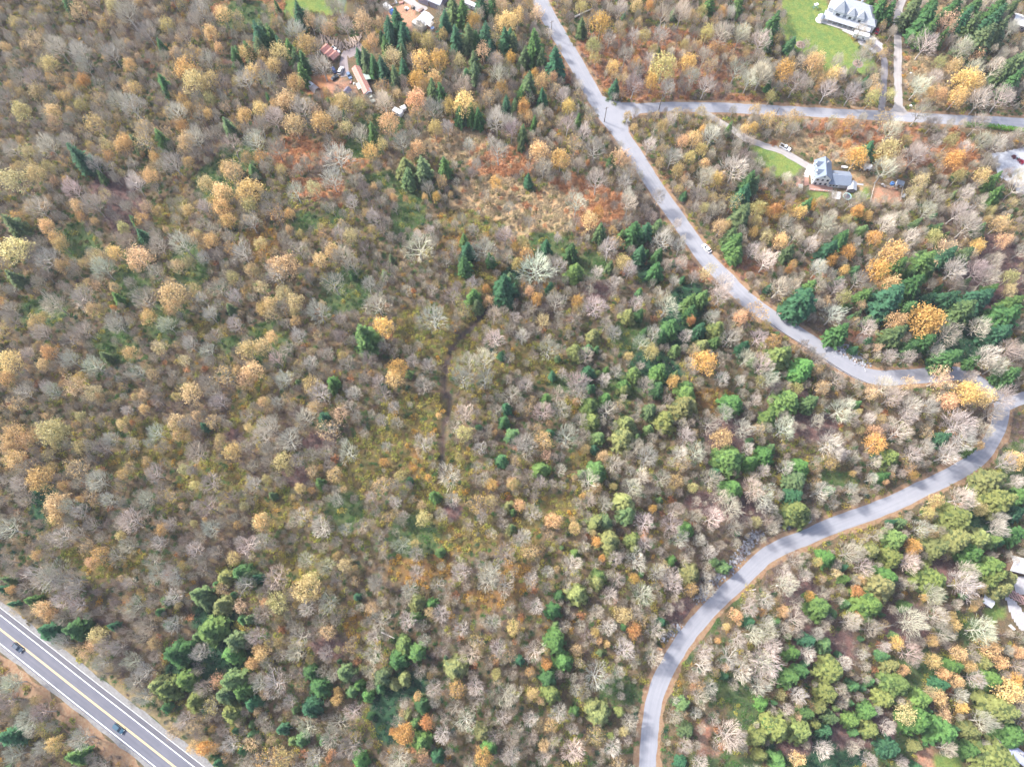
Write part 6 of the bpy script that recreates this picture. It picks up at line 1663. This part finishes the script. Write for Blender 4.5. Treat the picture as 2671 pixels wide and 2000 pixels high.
# ---- places at the right edge ---------------------------------------
simple_shed('white_shed', 'white-roofed garden shed on the small lawn near the right edge', 'shed', 2578, 1567, 2.2, 3.6, 2.9, 2.1, 2.7, R_(-35), M['roof_purple'], M['roof_pale'])
def edge_house(name, label, px, py, L, W, rz, wall, roof, eave=3.2, ridge=5.0):
    e = simple_shed(name, label, 'house', px, py, eave, L, W, eave, ridge, rz, wall, roof, True, wins=4)
    c = MB(); c.box(-.4, .4, .3, 1.0, eave, ridge + .9); c.build('chimney', [M['stone']], e)
    return e
edge_house('edge_house', 'brown-walled house with pale grey roof cut by the right edge', 2680, 1478, 12, 5.4, R_(-14), M['brown_wall'], M['roof_pale'])
edge_house('corner_house', 'grey-blue roofed house in the lower right corner', 2656, 1968, 7.5, 3.6, R_(-40), M['brown_wall'], mat('lavender_roof', (.38, .40, .50), .7, .1), 2.8, 3.7)
simple_shed('stone_shed', 'small grey stone shed beside the house in the lower right corner', 'shed', 2611, 1938, 2.4, 3.6, 3.2, 2.0, 2.7, R_(-40), M['stone'], M['concrete'])
edge_house('top_right_house', 'white-roofed house cut by the right edge near the top corner', 2682, 58, 14, 7, R_(-20), M['roof_purple'], M['roof_pale'], 3.6, 5.4)
def pergola(px, py, rz):
    x, y, z = G(px, py, 2.2)
    e = empty('pergola', (x, y, z), rz); tag(e, 'pink timber pergola beside the drive at the right edge', 'pergola')
    post = MB().box(-.08, .08, -.08, .08, -.3, 2.3).mesh('post', [M['pink_wood']])
    for sx in (-2.8, 0, 2.8):
        for sy in (-1.1, 1.1): link('post', post, e, (sx, sy, 0))
    beam = MB().box(-3.1, 3.1, -.07, .07, 2.3, 2.45).mesh('beam', [M['pink_wood']])
    for sy in (-1.1, 1.1): link('beam', beam, e, (0, sy, 0))
    sl = MB().box(-.07, .07, -1.5, 1.5, 2.452, 2.56).mesh('slat', [M['pink_wood']])
    for i in range(12): link('slat', sl, e, (-2.9 + 5.8 * i / 11, 0, 0))
pergola(2654, 1557, R_(-32))
flat_pad('white_bench', 'white slab table on the grass below the pergola', 'table', [(2629, 1631), (2634, 1628), (2646, 1640), (2642, 1643)], .7, M['white_wall'])
fence('garden_fence', 'dark wire fence between the small lawn and the wood', [(2541, 1567), (2552, 1590), (2562, 1612)], 1.2, 2.0, 2, M['wood'])

# clipped hedge along the side road
def hedge():
    L = catmull([G(a, b)[:2] for a, b in ((2512, 327), (2550, 329), (2600, 334), (2650, 340), (2690, 346))], .5)
    c = L[0]; r = random.Random(5)
    b = MB(); z0 = float(ground_h(*c))
    for p in L:
        zz = float(ground_h(*p)) - z0
        for k in range(46):
            u = r.uniform(-1.25, 1.25); h = r.uniform(.1, 1.5) if abs(u) > .9 else r.uniform(1.1, 1.6)
            q = Vector((p[0] - c[0] + r.uniform(-.4, .4), p[1] - c[1] + u, zz + h))
            n_ = Vector((r.gauss(0, .5), r.gauss(0, .5) + u * .5, 1)).normalized(); a = n_.orthogonal().normalized(); d = n_.cross(a); s = r.uniform(.12, .26)
            b.poly([q - a * s, q - d * s * .7, q + a * s, q + d * s * .7], [(0, 1, 2, 3)])
    o = b.build('hedge', [palette_mat('hedge_leaf', [(.11, .27, .035), (.11, .27, .035)], .8, .35, 1.0, trans=.2)], None, (c[0], c[1], z0))
    tag(o, 'clipped bright green hedge along the side road at the right edge', 'hedge')
hedge()
def bush(px, py, s, cols, label, seed):
    x, y, z = G(px, py, .4)
    o = link('garden_bush', leaf_shrub(seed, [pal('bush_%d' % seed, cols), M['stem']], 260, .14), None, (x, y, z)); o.scale = (s, s, s)
    tag(o, label, 'bush')
bush(2645, 410, 1.5, [(.20, .06, .07), (.16, .06, .08)], 'dark red bush on the white gravel plot', 901)
bush(2664, 422, 1.6, [(.38, .03, .07), (.32, .04, .06)], 'crimson bush on the white gravel plot', 902)
bush(2657, 413, .9, [(.05, .12, .10), (.05, .12, .10)], 'small dark green bush between the red bushes on the gravel plot', 903)
bush(2633, 457, 1.2, [(.16, .18, .05), (.14, .16, .06)], 'olive bush on the white gravel plot, farther from the edge', 904)
bush(2659, 463, 1.2, [(.22, .23, .06), (.20, .2, .06)], 'yellow-green bush on the white gravel plot, closest to the edge', 905)

# ---- poles, guard rail, riprap, smoke --------------------------------
def pole(px, py, label, h=10.5, arm=0.0):
    x, y, z = G(px, py)
    e = empty('utility_pole', (x, y, z), arm); tag(e, label, 'utility pole', 'utility poles along the roads')
    p = MB(); p.tube((0, 0, -.5), (0, 0, h), .19, .13, 8, cap=True); p.build('shaft', [M['pole']], e)
    c = MB(); c.box(-1.1, 1.1, -.07, .07, h - .7, h - .55); cr = c.build('crossarm', [M['pole']], e)
    for k in (-1.0, -.4, .4, 1.0):
        i = MB(); i.lathe([(.05, h - .549), (.06, h - .45), (.03, h - .38)], 6, (k, 0)); i.build('insulator', [M['lamp']], cr)
for a, b, lb, ar in ((1437, 97, 'dark utility pole beside the road above the junction', .6), (1576, 318, 'utility pole at the road edge just below the junction', .6), (1717, 292, 'utility pole on the lower side of the side road, nearest the junction', 1.4),
                     (2014, 320, 'pale utility pole below the side road above the pickup', 1.4), (1340, 140, 'slender pole among the conifers beside the main road', .6)):
    pole(a, b, lb, 10.0, ar)
def guard_rail():
    L = ROAD['main']
    P = [G(*q)[:2] for q in T(8, [(115, 1090), (240, 1180), (420, 1290), (600, 1410), (780, 1520), (960, 1600)])]
    ln = catmull(P, 3.0)
    c = ln[0]; z0 = float(ground_h(*c))
    e = empty('guard_rail', (c[0], c[1], z0)); tag(e, 'dark weathered guard rail along the outer edge of the upper bend', 'guard rail')
    post = MB().box(-.08, .08, -.08, .08, -.4, .62).mesh('post', [M['wood']])
    Q = [Vector((p[0] - c[0], p[1] - c[1], float(ground_h(*p)) - z0)) for p in ln]
    for q in Q: link('post', post, e, q)
    for a, b in zip(Q[:-1], Q[1:]):
        d = (b - a); n = Vector((-d.y, d.x, 0)).normalized() * .1
        m = MB(); p = [a + n + Vector((0, 0, .38)), b + n + Vector((0, 0, .38)), b + n + Vector((0, 0, .70)), a + n + Vector((0, 0, .70))]; p += [v + n * .5 for v in p]
        m.poly(p, [(0, 1, 2, 3), (7, 6, 5, 4), (0, 4, 5, 1), (1, 5, 6, 2), (2, 6, 7, 3), (3, 7, 4, 0)]); m.build('beam', [mat('rail_steel', (.20, .16, .145), .7, .25, 2)] if not bpy.data.materials.get('rail_steel') else [bpy.data.materials['rail_steel']], e)
guard_rail()
# loose rock along the road cuts: nobody could count it
RIP = proto_collection('riprap_shape', [rock_mesh(850 + i).mesh('rock', [palette_mat('riprap_%d' % i, [(.20, .21, .23), (.34, .34, .36), (.15, .16, .18), (.42, .42, .44)], .95, .25, 2)]) for i in range(4)])
rp_ = []
for line, wdt, n in (([(1965, 1400), (1930, 1450), (1880, 1500), (1820, 1560)], 2.2, 420), ([(1770, 1635), (1745, 1655), (1725, 1668)], 1.6, 90), ([(2185, 905), (2225, 928), (2260, 950)], 3.0, 260), ([(2080, 1350), (2110, 1355), (2040, 1372)], 1.6, 120), ([(1960, 1405), (1985, 1390)], 2.0, 60)):
    LN = catmull([G(a, b)[:2] for a, b in line], .5)
    for _ in range(n):
        p = LN[rng.integers(len(LN))] + rng.normal(0, wdt * .5, 2); rp_.append((p[0], p[1], float(ground_h(*p)) + .05))
n_ = len(rp_); ss = rng.uniform(.22, .6, n_)
scatter('riprap', 'loose grey rock piled along the road cuts', 'rocks', rp_, np.stack([rng.uniform(-.4, .4, n_), rng.uniform(-.4, .4, n_), rng.uniform(0, 6.28, n_)], 1), np.stack([ss, ss, ss], 1), RIP, 4)

def smoke():
    m = bpy.data.materials.new('smoke'); n, l = nodes_of(m); n.remove(n['Principled BSDF'])
    out = [q for q in n if q.type == 'OUTPUT_MATERIAL'][0]
    v = n.new('ShaderNodeVolumePrincipled'); v.inputs['Color'].default_value = (.95, .95, .96, 1); v.inputs['Anisotropy'].default_value = 0.0
    tc = n.new('ShaderNodeTexCoord'); nz = n.new('ShaderNodeTexNoise'); nz.inputs['Scale'].default_value = .35; nz.inputs['Detail'].default_value = 3
    l.new(tc.outputs['Object'], nz.inputs['Vector'])
    mr = n.new('ShaderNodeMapRange'); mr.inputs['From Min'].default_value = .35; mr.inputs['From Max'].default_value = .6; mr.inputs['To Min'].default_value = .02; mr.inputs['To Max'].default_value = .7
    l.new(nz.outputs['Fac'], mr.inputs['Value']); l.new(mr.outputs[0], v.inputs['Density']); l.new(v.outputs[0], out.inputs['Volume'])
    x, y, z = G(894, 48)
    b = MB(); P = []; nn = 14
    for i, (rr, zz, dx, dy) in enumerate(((.7, 0, 0, 0), (1.0, 2, .2, .8), (1.7, 5, .5, 2.4), (2.8, 8, 1.2, 4.6), (4.2, 11, 2.4, 8), (5.2, 14, 3, 13), (4.0, 17, 2.5, 17))):
        P += [(dx + rr * math.cos(6.283 * k / nn), dy + rr * math.sin(6.283 * k / nn), zz) for k in range(nn)]
    F = [(j * nn + k, j * nn + (k + 1) % nn, (j + 1) * nn + (k + 1) % nn, (j + 1) * nn + k) for j in range(6) for k in range(nn)] + [tuple(range(nn - 1, -1, -1)), tuple(range(6 * nn, 7 * nn))]
    b.poly(P, F)
    o = b.build('smoke', [m], None, (x, y, z + .3)); tag(o, 'white smoke drifting up from a bonfire on the top meadow', 'smoke', kind='stuff')
smoke()
junk('bonfire', 'small smouldering brush bonfire at the foot of the smoke', 'bonfire', 895, 50, 1.0, M['rubber'])
SC.cycles.volume_step_rate = 2.0
SC.cycles.volume_max_steps = 64

# ------------------------------------------------------------------ thin autumn haze over the whole valley
def haze():
    m = bpy.data.materials.new('haze'); n, l = nodes_of(m); n.remove(n['Principled BSDF'])
    out = [q for q in n if q.type == 'OUTPUT_MATERIAL'][0]
    v = n.new('ShaderNodeVolumePrincipled'); v.inputs['Color'].default_value = (.84, .88, 1.0, 1); v.inputs['Density'].default_value = HAZE
    v.inputs['Anisotropy'].default_value = 0.0
    l.new(v.outputs[0], out.inputs['Volume'])
    b = MB(); b.box(-4200, 4200, -3700, 5200, -8, CAM_H + 8)
    o = b.build('haze', [m]); o['kind'] = 'stuff'
HAZE = 0.00007
haze()
